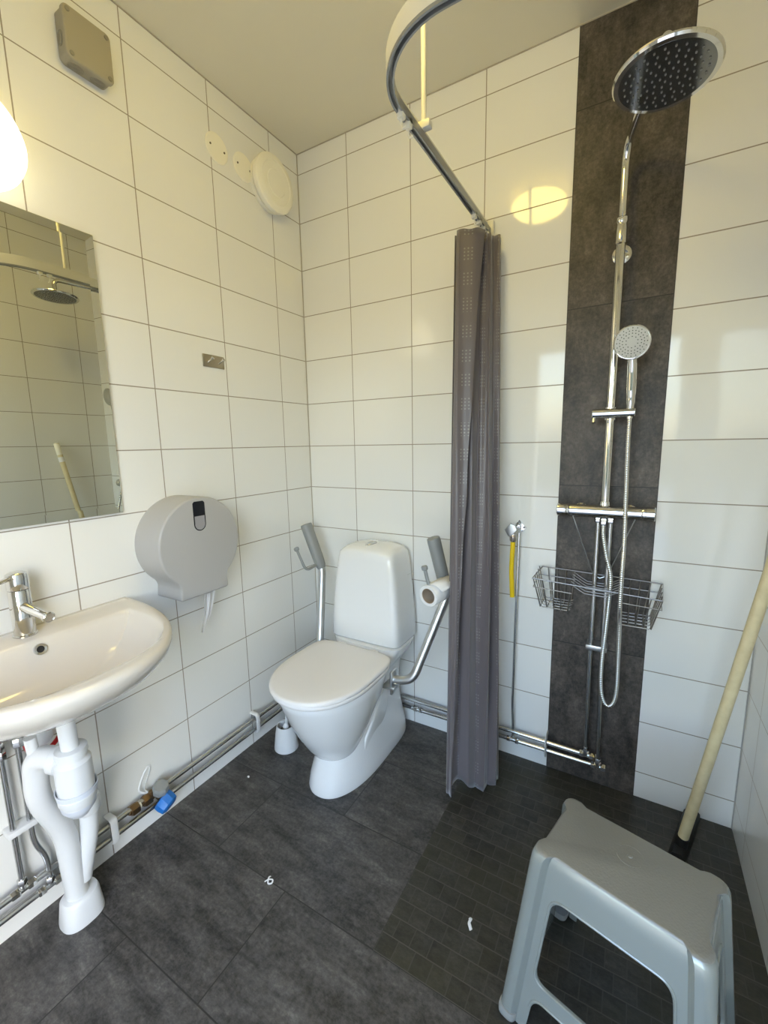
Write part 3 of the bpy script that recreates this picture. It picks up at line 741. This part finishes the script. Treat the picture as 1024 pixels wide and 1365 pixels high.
# curtain cloth: gathered folds with the front hem folded over
cv_ = Mesh(); NH = 90; Zt, Zb = 2.012, .026
uv = []
k1, k2, k3, k4 = 60, 14, 190, 60                     # flap, turn, front folds, back
NS = k1 + k2 + k3 + k4
At, Bt = Vector((.822, -.165)), Vector((.946, -.055)); Ab, Bb = Vector((.860, -.325)), Vector((1.024, -.215))
def sm(x): x = max(0., min(1., x)); return x * x * (3 - 2 * x)
for i in range(NH + 1):
    h = i / NH; z = Zt + (Zb - Zt) * h
    A = At.lerp(Ab, h); B = Bt.lerp(Bb, h)
    ax = (B - A); ln = ax.length; ax.normalize(); nr = Vector((abs(ax.y), -abs(ax.x)))
    wflap = max(.02, .52 - .50 * h ** .60) + .012 * math.sin(h * 31) * (1 - h)
    pinch = 1 - sm(h / .12)                          # tight small pleats right under the rail
    for j in range(NS + 1):
        if j < k1:
            t = j / k1; s_ = wflap * (1 - t); d = .034 - .012 * t * t + .004 * math.sin(t * 5 + h * 7) + .003 * math.sin(h * 45 + t) * (1 - t) ** 3
        elif j < k1 + k2:
            t = (j - k1) / k2; s_ = -.035 * math.sin(t * PI); d = .020 - .016 * t
        elif j < k1 + k2 + k3:
            t = (j - k1 - k2) / k3; s_ = t
            tt = t + .035 * math.sin(3 * h + 5 * t) + .02 * math.sin(9 * t + 6 * h)
            d = .004 + (.0140 + .009 * h) * math.sin(tt * 2 * PI * 3.2 + .8) * (1 + .35 * math.sin(t * 7 + h * 3)) + .0028 * math.sin(tt * 2 * PI * 7.3 + 4 * h) * (1 - .8 * h) + pinch * .004 * math.sin(t * 2 * PI * 9)
            d *= 1 - .55 * sm((h - .72) / .28)
            d += .012 * math.exp(-((t - .50 - .12 * h) / .07) ** 2) * (1 - h)
            s_ += .014 * math.sin(2 * (tt * 2 * PI * 3.2 + .8))
            e = min(1, t * 8, (1 - t) * 10); s_ = s_ * e + t * (1 - e)
            d = d * sm(e) + (.004 if t < .5 else -.012) * (1 - sm(e))
        else:
            t = (j - k1 - k2 - k3) / k4; s_ = 1 - t + .03 * math.sin(t * PI * .9) * (1 - t); d = -.012 - .020 * math.sin(min(1, t * 3) * PI / 2) + .006 * math.sin(t * 20)
        zz = z
        lob = .030 * math.exp(-((s_ - .22) / .16) ** 2) - .016 * math.exp(-((s_ - .62) / .2) ** 2) + .012 * sm((s_ - .8) / .2) - .012 * sm(1 - s_ / .08)
        zz += lob * sm((h - .8) / .2)
        if h == 0: zz += .002 * math.sin(s_ * 23)
        p = A + ax * (s_ * ln) + nr * d
        cv_.v.append((p.x, min(p.y, -.012), zz)); uv.append((s_ * ln if j < k1 else (.06 if j < k1 + k2 else (.10 + .42 * (j - k1 - k2) / k3 if j < k1 + k2 + k3 else .06)), z))
for i in range(NH):
    for j in range(NS): a = i * (NS + 1) + j; cv_.f.append((a, a + 1, a + NS + 2, a + NS + 1))
cv_.uv = uv
ct = thing('shower_curtain', 'grey gathered shower curtain hanging from the rail beside the toilet', 'shower curtain', (.93, -.2, .02))
cu = obj('cloth', cv_, M_CURT, ct, smooth=180)
md = cu.modifiers.new('thick', 'SOLIDIFY'); md.thickness = .0012

# ------------------------------------------------------------------ rain shower column
SX, SY = 1.312, -.052
rs = thing('rain_shower', 'tall chrome rain shower column with a big round overhead head', 'shower', (SX, 0, 1.09))
riser = fillet([(SX + .002, SY, 1.085), (SX - .001, SY, 2.178), (1.397, -.412, 2.186), (1.397, -.412, 2.125)], [.0, .075, .045, 0], 12)
obj('riser_pipe', tube([(SX + .002, SY, 1.085), (SX, SY, 1.955)], .0135, 24), M_CHROME, rs)
obj('arm', tube(fillet([(SX, SY, 1.93), (SX - .001, SY, 2.178), (1.397, -.412, 2.186), (1.397, -.412, 2.125)], [.0, .075, .045, 0], 12), .0108, 22), M_CHROME, rs)
obj('collar', lathe([(.0135, 1.900), (.0165, 1.903), (.0165, 1.955), (.0150, 1.957), (.0150, 1.962), (.0165, 1.964), (.0165, 1.976), (.0125, 1.980)], (SX, SY, 0), (0, 0, 1), 28), M_CHROME, rs)
obj('wall_bracket', lathe([(.028, 0), (.028, .006), (.024, .009), (.010, .010), (.010, .045)], (SX + .003, 0, 1.888), (0, -1, 0), 30), M_CHROME, rs, label='chrome round wall bracket')
HC = Vector((1.397, -.412, 2.100)); HA = Vector((.03, .05, 1)).normalized()
hd_ = obj('shower_head', lathe([(.090, -.0045), (.102, -.004), (.1055, .000), (.1050, .004), (.095, .0065), (.04, .010), (.026, .014), (.018, .026), (.012, .034)], HC, HA, 64, cap0=False), M_CHROME, rs)
M_NPL = mat('nozzle_plate_grey', (.20, .21, .215), .10, .92)
hl = lathe([(.001, -.0046), (.0925, -.0046), (.0925, .0)], HC, HA, 64, cap1=False)
obj('nozzle_plate', hl, M_NPL, hd_, label='dark grey nozzle plate')
nz = Mesh(); X_, Y_, Z_ = frame(HA)
cnt = 0
for k_, (rr, c_) in enumerate(((.010, 4), (.025, 9), (.040, 14), (.054, 18), (.067, 22), (.080, 26))):
    for i in range(c_):
        a = 2 * PI * i / c_ + k_ * .4; lathe([(.0022, 0), (.0018, .0028), (.0005, .0032)], HC + X_ * rr * math.cos(a) + Y_ * rr * math.sin(a) - Z_ * .0044, -HA, 6, nz); cnt += 1
nzo = obj('nozzle', nz, mat('silicone_nozzle', (.22, .22, .21), .4), hd_); nzo['kind'] = 'stuff'
# slider with hand shower
sl = cyl((1.262, SY - .038, 1.390), (1.384, SY - .038, 1.390), .0150, 26, bev=.002); cyl((SX, SY - .038, 1.390), (SX, SY, 1.390), .012, 18, sl); lathe([(.018, -.020), (.018, .020)], (SX + .001, SY, 1.390), (0, 0, 1), 24, sl)
slo = obj('slider', sl, M_CHROME, rs)
obj('slider_knob', tube([(1.268, SY - .040, 1.378), (1.268, SY - .046, 1.362)], [.005, .007], 12), M_CHROME, slo)
hs_ = thing('hand_shower', 'chrome round hand shower held in the slider', 'hand shower', (1.369, -.10, 1.40))
hb = [(1.3695, -.090, 1.390), (1.3690, -.094, 1.45), (1.3675, -.100, 1.51), (1.366, -.108, 1.55), (1.365, -.112, 1.575)]
obj('handle', tube(spline(hb, 6), [.0105] * 3 + [.0125] * 3 + [.0138] * 6 + [.0135] * 4 + [.013, .0125, .013, .014, .016, .018, .018, .018, .018], 22), M_CHROME, hs_)
HF = Vector((1.362, -.128, 1.594)); FA = Vector((.02, -1, -.12)).normalized()
he = obj('head', lathe([(.015, -.030), (.030, -.024), (.043, -.014), (.0495, -.004), (.0502, .002), (.048, .005), (.0455, .0055)], HF, FA, 48, cap1=False), M_CHROME, hs_)
obj('face', lathe([(.0458, .0), (.0458, .0055), (.012, .0062), (.001, .0062)], HF, FA, 48), mat('hand_shower_face', (.40, .40, .38), .35, .2), he, label='pale grey nozzle face')
nz = Mesh(); X_, Y_, Z_ = frame(FA)
for rr, c_ in ((.016, 10), (.025, 18), (.0325, 24), (.040, 20)):
    for i in range(c_):
        a = 2 * PI * i / c_; lathe([(.0016, 0), (.0016, .0007)], HF + X_ * rr * math.cos(a) + Y_ * rr * math.sin(a) + Z_ * .0056, FA, 6, nz)
no = obj('nozzle', nz, M_HOLE, he); no['kind'] = 'stuff'
obj('hose_cone', cyl((1.3695, -.090, 1.372), (1.3695, -.090, 1.392), .009, 18), M_CHROME, hs_)

# mixer bar
mx = thing('shower_mixer', 'chrome horizontal thermostatic shower mixer bar on dark tiles', 'shower mixer', (SX, 0, 1.07))
MY = -.062
obj('body', cyl((1.205, MY, 1.0665), (1.425, MY, 1.0665), .0215, 32, bev=.001), M_CHROME, mx)
obj('left_handle', lathe([(.0225, 0), (.0235, .002), (.0235, .036), (.021, .039), (.001, .040)], (1.2035, MY, 1.0665), (-1, 0, 0), 32), M_CHROME, mx)
rh = lathe([(.0225, 0), (.0235, .002), (.0235, .010), (.0222, .011), (.0222, .013), (.0235, .014), (.0235, .036), (.021, .039), (.001, .040)], (1.4215, MY, 1.0665), (1, 0, 0), 32)
obj('right_handle', rh, M_CHROME, mx)
for x in (1.237, 1.387): obj('wall_flange', lathe([(.026, 0), (.026, .004), (.020, .010), (.014, .014), (.014, .05)], (x, 0, 1.060), (0, -1, 0), 28), M_CHROME, mx)
obj('top_collar', lathe([(.0165, 0), (.0165, .016), (.0145, .020)], (SX + .002, -.056, 1.083), (0, 0, 1), 24), M_CHROME, mx)
for x in (1.296, 1.334): obj('inlet_nut', hexnut((x, -.044, 1.036), (0, 0, 1), .0135, .018), M_CHROME, mx)
obj('hose_nut', hexnut((1.314, -.066, 1.034), (0, 0, 1), .013, .022), M_CHROME, mx)
pipe('riser_pipe', [(1.296, -.042, 1.03), (1.296, -.042, .60), (1.299, -.034, .126)], .0078, 'left of two steel pipes rising to the shower mixer', m=M_STEEL, nuts=[((1.299, -.034, .150), (0, 0, 1), .0125, .024)], fil=.02)
pipe('riser_pipe', [(1.334, -.042, 1.03), (1.333, -.042, .60), (1.342, -.034, .093)], .0078, 'right of two steel pipes rising to the shower mixer', m=M_STEEL, nuts=[((1.341, -.034, .118), (0, 0, 1), .0125, .022)], fil=.02)
pc = thing('pipe_clip', 'grey steel clip joining the two shower riser pipes', 'pipe clip', (1.314, 0, .57))
obj('strap', box(1.280, 1.349, -.056, -.001, .560, .579, bevel=.003), M_SATIN, pc)
# hose with ribs
hp = spline([(1.314, -.066, 1.026), (1.316, -.072, .985), (1.330, -.078, .915), (1.346, -.080, .850), (1.346, -.080, .765), (1.341, -.078, .640), (1.336, -.075, .527), (1.339, -.075, .435), (1.350, -.075, .388), (1.366, -.075, .374), (1.381, -.077, .395), (1.387, -.080, .45), (1.385, -.088, .578), (1.382, -.108, .700), (1.380, -.135, .77), (1.379, -.138, .88), (1.379, -.115, .977), (1.376, -.100, 1.08), (1.373, -.092, 1.176), (1.370, -.090, 1.30), (1.3695, -.090, 1.374)], 24)
Lt = [0.]
for i in range(1, len(hp)): Lt.append(Lt[-1] + (hp[i] - hp[i - 1]).length)
res = []; step = .00175; j = 0; n_ = int(Lt[-1] / step)
for i in range(n_ + 1):
    s = i * Lt[-1] / n_
    while j < len(Lt) - 2 and Lt[j + 1] < s: j += 1
    res.append(hp[j].lerp(hp[j + 1], (s - Lt[j]) / max(1e-9, Lt[j + 1] - Lt[j])))
ho = obj('shower_hose', tube(res, [(.0068, .0074, .0068, .0056)[i % 4] for i in range(len(res))], 12), M_CHROME, base=(1.314, -.066, 1.026), smooth=80)
tag(ho, 'ribbed metal shower hose looping down from the mixer bar', 'hose')

# wire basket hung from the mixer
sb = thing('shower_basket', 'wire shower basket with two deep ends hanging under the mixer', 'basket', (1.31, -.01, .72))
yb_, yf_ = -.014, -.128
zb = lambda x: .838 - .030 * (x - 1.10)
zf = lambda x: .822 - .045 * (x - 1.10)
Wr = .0019
def wire(name, lines, r=Wr, par=sb, fil=0, m_=None):
    m = Mesh()
    for P in lines: tube(fillet(P, fil, 4) if fil and len(P) > 2 else P, r, 8, m)
    return obj(name, m, m_ or M_WIRE, par)
xl, xr = 1.100, 1.500
ringp = lambda dz: [(xl + .016, yb_, zb(xl) + dz), (xr, yb_, zb(xr) + dz), (xr - .004, yf_, zf(xr) + dz), (xl, yf_, zf(xl) + dz), (xl + .016, yb_, zb(xl) + dz)]
wire('top_rim', [ringp(0), [(xl + .016, yb_, zb(xl)), (xr, yb_, zb(xr))]], .0024)
x_in_l, x_in_r = 1.232, 1.372
def basket(xa, xb_, name):
    """one deep end: second rim, ribs, bottom"""
    L_ = []
    d2 = -.032
    L_.append([(xb_, yb_, zb(xb_) + d2), (xa, yb_, zb(xa) + d2), (xa, yf_ + .004, zf(xa) + d2), (xb_, yf_ + .004, zf(xb_) + d2)])
    bz = .118; n1 = 4
    out = 1 if xb_ > xa else -1
    xbtm = xa + out * .024
    for i in range(n1 + 1):       # ribs front-to-back across the bottom
        x = xa + (xb_ - xa) * (i / n1) * .98; xo = xbtm + (xb_ - out * .012 - xbtm) * i / n1
        L_.append([(x, yb_, zb(x)), (xo, yb_ - .004, zb(x) - bz), (xo, yf_ + .022, zf(x) - bz + .010), (x, yf_, zf(x))])
    for i in range(5):            # wires along x with upturned outer end
        f = i / 4; y = (yb_ - .004) * (1 - f) + (yf_ + .022) * f; zc = (zb(xa) - bz) * (1 - f) + (zf(xa) - bz + .010) * f
        yt = yb_ * (1 - f) + yf_ * f; zt = zb(xa) * (1 - f) + zf(xa) * f
        zi = zc - out * (.0) ; xe = xb_ - out * .012
        L_.append([(xa, yt, zt), (xbtm, y, zc + .006), (xbtm + out * .006, y, zc), (xe, y, zc), (xe + out * .008, y, zc + .006)])
    wire(name, L_)
basket(xl + .004, x_in_l, 'deep_tray'); basket(xr - .004, x_in_r, 'deep_tray')
L_ = []
for i in range(6):
    f = (i + .5) / 6; y = yb_ * (1 - f) + yf_ * f
    za = zb(1.3) * (1 - f) + zf(1.3) * f
    L_.append([(x_in_l - .006, y, za + .002), (x_in_l + .022, y, za - .016), (x_in_l + .040, y, za - .026), (x_in_r - .036, y, za - .028), (x_in_r - .020, y, za - .018), (x_in_r + .006, y, za - .002)])
wire('middle_tray', L_)
wire('hanger', [[(1.218, MY - .010, 1.048), (1.287, yb_, zb(1.29))], [(1.405, MY - .010, 1.048), (1.333, yb_, zb(1.33))], [(1.287, yb_, zb(1.29)), (1.31, yb_ - .004, zb(1.3) - .012), (1.333, yb_, zb(1.33))]], .0018, m_=M_SATIN)

# ------------------------------------------------------------------ hose tap with yellow hose
ht = thing('hose_tap', 'small chrome wall tap with star handle between curtain and dark tiles', 'tap', (1.010, 0, .97))
hbm = cyl((1.012, -.002, .978), (1.010, -.045, .975), .011, 18); cyl((1.008, -.040, .985), (1.008, -.040, .950), .0095, 18, hbm)
hexnut((1.010, -.030, .977), (0, 1, 0), .015, .014, hbm)
obj('body', hbm, M_CHROME, ht)
pl = Mesh()
sq = [(.977, .975), (1.000, 1.001), (1.018, .992), (1.025, .975), (1.004, .952), (.992, .950)]
prism([(x, z) for x, z in sq], lambda u, v, d: (u, -d, v), .045, .053, .003, pl)
obj('handle', pl, M_SATIN, ht)
mp_ = Mesh(); prism([(1.008, .990), (1.022, 1.008), (1.048, .980), (1.034, .962)], lambda u, v, d: (u, -d, v), .0, .006, .0015, mp_)
obj('mount_plate', mp_, M_CHROME, ht)
for x, z in ((1.022, 1.000), (1.041, .980)): obj('screw', cyl((x, -.005, z), (x, -.0085, z), .0042, 12), M_DGREYP, ht)
obj('outlet', lathe([(.010, 0), (.0125, .003), (.0125, .020), (.009, .026)], (1.008, -.040, .954), (0, 0, -1), 22), mat('nickel_outlet', (.6, .52, .45), .2, 1.), ht)
yh = obj('yellow_hose', tube(spline([(1.008, -.040, .932), (1.0075, -.040, .90), (1.005, -.038, .82), (1.0075, -.036, .76), (1.010, -.034, .706)], 8), .0088, 18), M_YELLOW, base=(1.008, -.04, .93))
tag(yh, 'short bright yellow hose hanging from the small wall tap', 'hose')
pipe('supply_pipe', [(1.026, -.020, .962), (1.023, -.022, .60), (1.021, -.022, .24), (1.028, -PX, .15), (1.027, -PX, .092)], .0052, 'thin chrome pipe running down beside the yellow hose', m=M_CHROME, fil=.04)

# ------------------------------------------------------------------ squeegee leaning on the right wall
P1 = Vector((W - .016, -.352, 1.318)); P0 = Vector((1.596, -.185, .030))
sq_ = thing('floor_squeegee', 'long cream handled floor squeegee leaning on the right wall', 'squeegee', (1.606, -.10, 0))
obj('handle', tube([P0, P0.lerp(P1, .5), P1], .0148, 20), M_HANDLE, sq_)
dv = (P1 - P0).normalized()
obj('end_cap', lathe([(.0150, -.07), (.0155, -.068), (.0155, -.004), (.012, .002), (.001, .004)], P1, dv, 20), M_CREAM, sq_)
obj('sticker', lathe([(.0153, -.115), (.0153, -.085)], P1, dv, 20, cap0=False, cap1=False), M_LABEL, sq_, label='white sticker')
# dark socket and blade, standing edge-on against the back wall
hdm = Mesh(); bx0 = Vector((1.570, -.165, 0)); bx1 = Vector((1.655, -.008, 0))
obj('socket', tube([P0 - dv * .012, P0 + dv * .035], [.019, .0175], 18), M_BLACK, sq_)
prism([(0, 0.0015), (.050, .0015), (.048, .020), (.036, .034), (.014, .034), (.002, .020)], lambda u, v, d: (1.556 + u + .27 * d, -.235 + d, v), .0, .228, .004, hdm)
obj('blade_holder', hdm, M_BLACK, sq_, label='black plastic blade holder')

# ------------------------------------------------------------------ plastic stool
CX, CY, ROT, HT = 1.431, -.749, math.radians(-14.3), .42
ca, sa = math.cos(ROT), math.sin(ROT)
def S3(u, v, z): return (CX + u * ca - v * sa, CY + u * sa + v * ca, z)
A_, B_ = .165, .105
def stool_ring(z, shrink=0., col=.011, flare=True, top=0.):
    f = (HT - z) / HT
    hu = A_ + .038 * f - shrink - top; hv = B_ + .060 * f - shrink - top
    cw = .040 ; rr = .019
    P = []
    # one quadrant pattern: panel (recessed by col) then corner column
    def corner(su, sv, order):
        pts = [(hu - cw, hv - col), (hu - cw + .005, hv - col * .4), (hu - cw + .010, hv)]
        for i in range(7):
            a = PI / 2 * (1 - i / 6); pts.append((hu - rr + rr * math.cos(a), hv - rr + rr * math.sin(a)))
        pts += [(hu, hv - cw + .010), (hu - col * .4, hv - cw + .005), (hu - col, hv - cw)]
        pts = [(su * a, sv * b) for a, b in pts]
        return pts if order > 0 else pts[::-1]
    P += corner(1, 1, 1); P += [(hu - col, t) for t in ((hv - cw) * .4, -(hv - cw) * .4)]
    P += corner(1, -1, -1); P += [(t, -(hv - col)) for t in ((hu - cw) * .4, -(hu - cw) * .4)]
    P += corner(-1, -1, 1); P += [(-(hu - col), t) for t in (-(hv - cw) * .4, (hv - cw) * .4)]
    P += corner(-1, 1, -1); P += [(t, hv - col) for t in (-(hu - cw) * .4, (hu - cw) * .4)]
    return [S3(u, v, z) for u, v in P]
so_rings = [stool_ring(.004), stool_ring(.10), stool_ring(.20), stool_ring(.30), stool_ring(.385), stool_ring(.402, top=.0005), stool_ring(.411, top=.0025), stool_ring(.4165, top=.0055, col=.009), stool_ring(.4192, top=.010, col=.0065), stool_ring(.42, top=.014, col=.005)]
si_rings = [stool_ring(z, .0045) for z in (.004, .10, .20, .30, .385)] + [stool_ring(.412, .008)]
sm_ = Mesh(); n = len(so_rings[0])
loft(so_rings, sm_, cap0=False, cap1=True)
o_in = len(sm_.v); loft(si_rings, sm_, cap0=False, cap1=True)
for j in range(n): sm_.f.append((j, (j + 1) % n, o_in + (j + 1) % n, o_in + j))
stl = thing('plastic_stool', 'silver grey plastic step stool in the shower area, bottom right', 'stool', (CX, CY, 0))
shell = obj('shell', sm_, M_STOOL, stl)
def cutter(poly, side):
    if side == 'v': to3 = lambda u, z, d: S3(u, d, z)
    else: to3 = lambda v, z, d: S3(d, v, z)
    c = obj('cutter', prism(poly, to3, -.4, .4), M_STOOL, stl); return c
def trap_poly(hw_t, hw_b, zb_, zt_, r=.028, k=6):
    base_ = [(hw_b, zb_), (hw_t, zt_), (-hw_t, zt_), (-hw_b, zb_)]; P = []
    for i in range(4):
        a, b, c = Vector(base_[i - 1]), Vector(base_[i]), Vector(base_[(i + 1) % 4]); p = b + (a - b).normalized() * r; q = b + (c - b).normalized() * r
        for j in range(k + 1): s = j / k; P.append(tuple((1 - s) ** 2 * p + 2 * s * (1 - s) * b + s * s * q))
    return P
apply_bool(shell, [cutter(trap_poly(.110, .130, .130, .332), 'v'), cutter(trap_poly(.128, .148, -.06, .090), 'v'),
                   cutter(trap_poly(.040, .058, .130, .332, .02), 'u'), cutter(trap_poly(.052, .068, -.06, .090, .02), 'u')])
# rolled lips round the openings (front and back)
def lip(poly, sgn, side):
    P = []
    for a, z in poly:
        f = (HT - z) / HT
        if side == 'v': P.append(S3(a, sgn * (B_ + .060 * f - .0110), z))
        else: P.append(S3(sgn * (A_ + .038 * f - .0110), a, z))
    return P
lm = Mesh()
for sgn in (-1, 1):
    tube(lip(trap_poly(.113, .133, .127, .335), sgn, 'v'), .0028, 8, lm, closed=True)
    tube([p for p in lip([q for q in trap_poly(.131, .151, -.06, .093) if q[1] > .03], sgn, 'v')], .0028, 8, lm)
    tube(lip(trap_poly(.043, .061, .127, .335, .02), sgn, 'u'), .0028, 8, lm, closed=True)
obj('opening_lip', lm, M_STOOL, stl)
dm = lathe([(.006, -.0005), (.005, .0015), (.001, .0025)], S3(0, .024, HT), (0, 0, 1), 16)
for a0 in (0, 1): tube([S3(.026 * math.cos(a), .024 + .026 * math.sin(a), HT + .0002) for a in [a0 * PI + .5 + (PI - 1.) * i / 14 for i in range(15)]], .0009, 6, dm)
obj('moulding_mark', dm, M_STOOL, stl)
for su in (-1, 1):
    for sv_ in (-1, 1):
        hu = A_ + .038; hv = B_ + .060
        V = rrect(0, 0, .021, .021, 0, 3.2, 32)
        rings_ = []
        for z, k_, sh in ((0.0005, .86, 0.), (.004, .98, 0), (.014, 1.04, -.001), (.024, 1.0, -.0015)):
            rings_.append([S3(su * (hu - .0205 + sh) + x * k_, sv_ * (hv - .0205 + sh) + y * k_, z) for x, y, _ in V])
        obj('foot', loft(rings_), M_FOOTP, stl, label='cloudy rubber foot')

# ------------------------------------------------------------------ scraps on the floor
def scrap(pts, r, label):
    m = tube(spline([Vector(p) for p in pts], 4), r, 8, flat=(.5, 1.)); z = min(v[2] for v in m.v); m.v = [(v[0], v[1], v[2] - z + .0008) for v in m.v]
    o = obj('paper_scrap', m, M_PAPER, base=(pts[0][0], pts[0][1], 0)); tag(o, label, 'scrap', 'white scraps on the floor')
scrap([(.500, -.905, .004), (.508, -.897, .008), (.518, -.890, .006), (.522, -.898, .004), (.514, -.905, .006), (.506, -.893, .010), (.504, -.884, .004)], .0022, 'twisted white scrap lying on the tile joint at floor centre')
scrap([(1.076, -.702, .004), (1.080, -.706, .008), (1.078, -.714, .006), (1.083, -.722, .006), (1.088, -.728, .004)], .0045, 'crumpled white scrap lying on the mosaic floor left of the stool')
scrap([(.130, -.632, .003), (.134, -.630, .004), (.138, -.634, .003)], .0030, 'tiny white crumb on floor near the left wall pipes')

# ------------------------------------------------------------------ lights, world, camera
def bulb(loc, energy, r=.05):
    l = bpy.data.lights.new('bulb_light', 'POINT'); l.energy = energy; l.color = (1., .76, .40); l.shadow_soft_size = r
    o = bpy.data.objects.new('bulb_light', l); COL.objects.link(o); o.location = loc
    return o
w = bpy.data.worlds.new('sky'); sc.world = w; w.use_nodes = True
nt = w.node_tree; bg = nt.nodes['Background']
sky = nt.nodes.new('ShaderNodeTexSky'); sky.sky_type = 'NISHITA'; sky.sun_disc = False; sky.sun_elevation = math.radians(38); sky.sun_rotation = math.radians(95); sky.air_density = 1.2; sky.dust_density = 2.
hsv = nt.nodes.new('ShaderNodeHueSaturation'); hsv.inputs['Saturation'].default_value = .95
nt.links.new(sky.outputs[0], hsv.inputs['Color']); nt.links.new(hsv.outputs[0], bg.inputs['Color'])
bg.inputs['Strength'].default_value = 2.0

cam = bpy.data.cameras.new('camera'); co_ = bpy.data.objects.new('camera', cam); COL.objects.link(co_)
R_ = Matrix(((0.86587, -0.06311, 0.49626), (0.49993, 0.14556, -0.85375), (-0.01836, 0.98733, 0.15759))).to_4x4()
co_.matrix_world = Matrix.Translation((1.3913, -1.6764, 1.3087)) @ R_
cam.sensor_fit = 'HORIZONTAL'; cam.sensor_width = 36.; cam.lens = 574.16 / 1024 * 36.; cam.clip_start = .02; cam.clip_end = 60
sc.camera = co_
sc.view_settings.view_transform = 'Standard'; sc.view_settings.look = 'None'; sc.view_settings.gamma = 1.; sc.view_settings.use_curve_mapping = False
sc.view_settings.exposure = 0.
sc.cycles.use_denoising = True
sc.cycles.max_bounces = 10; sc.cycles.diffuse_bounces = 5; sc.cycles.glossy_bounces = 6
sc.cycles.caustics_reflective = False; sc.cycles.caustics_refractive = False; sc.cycles.sample_clamp_indirect = 6.
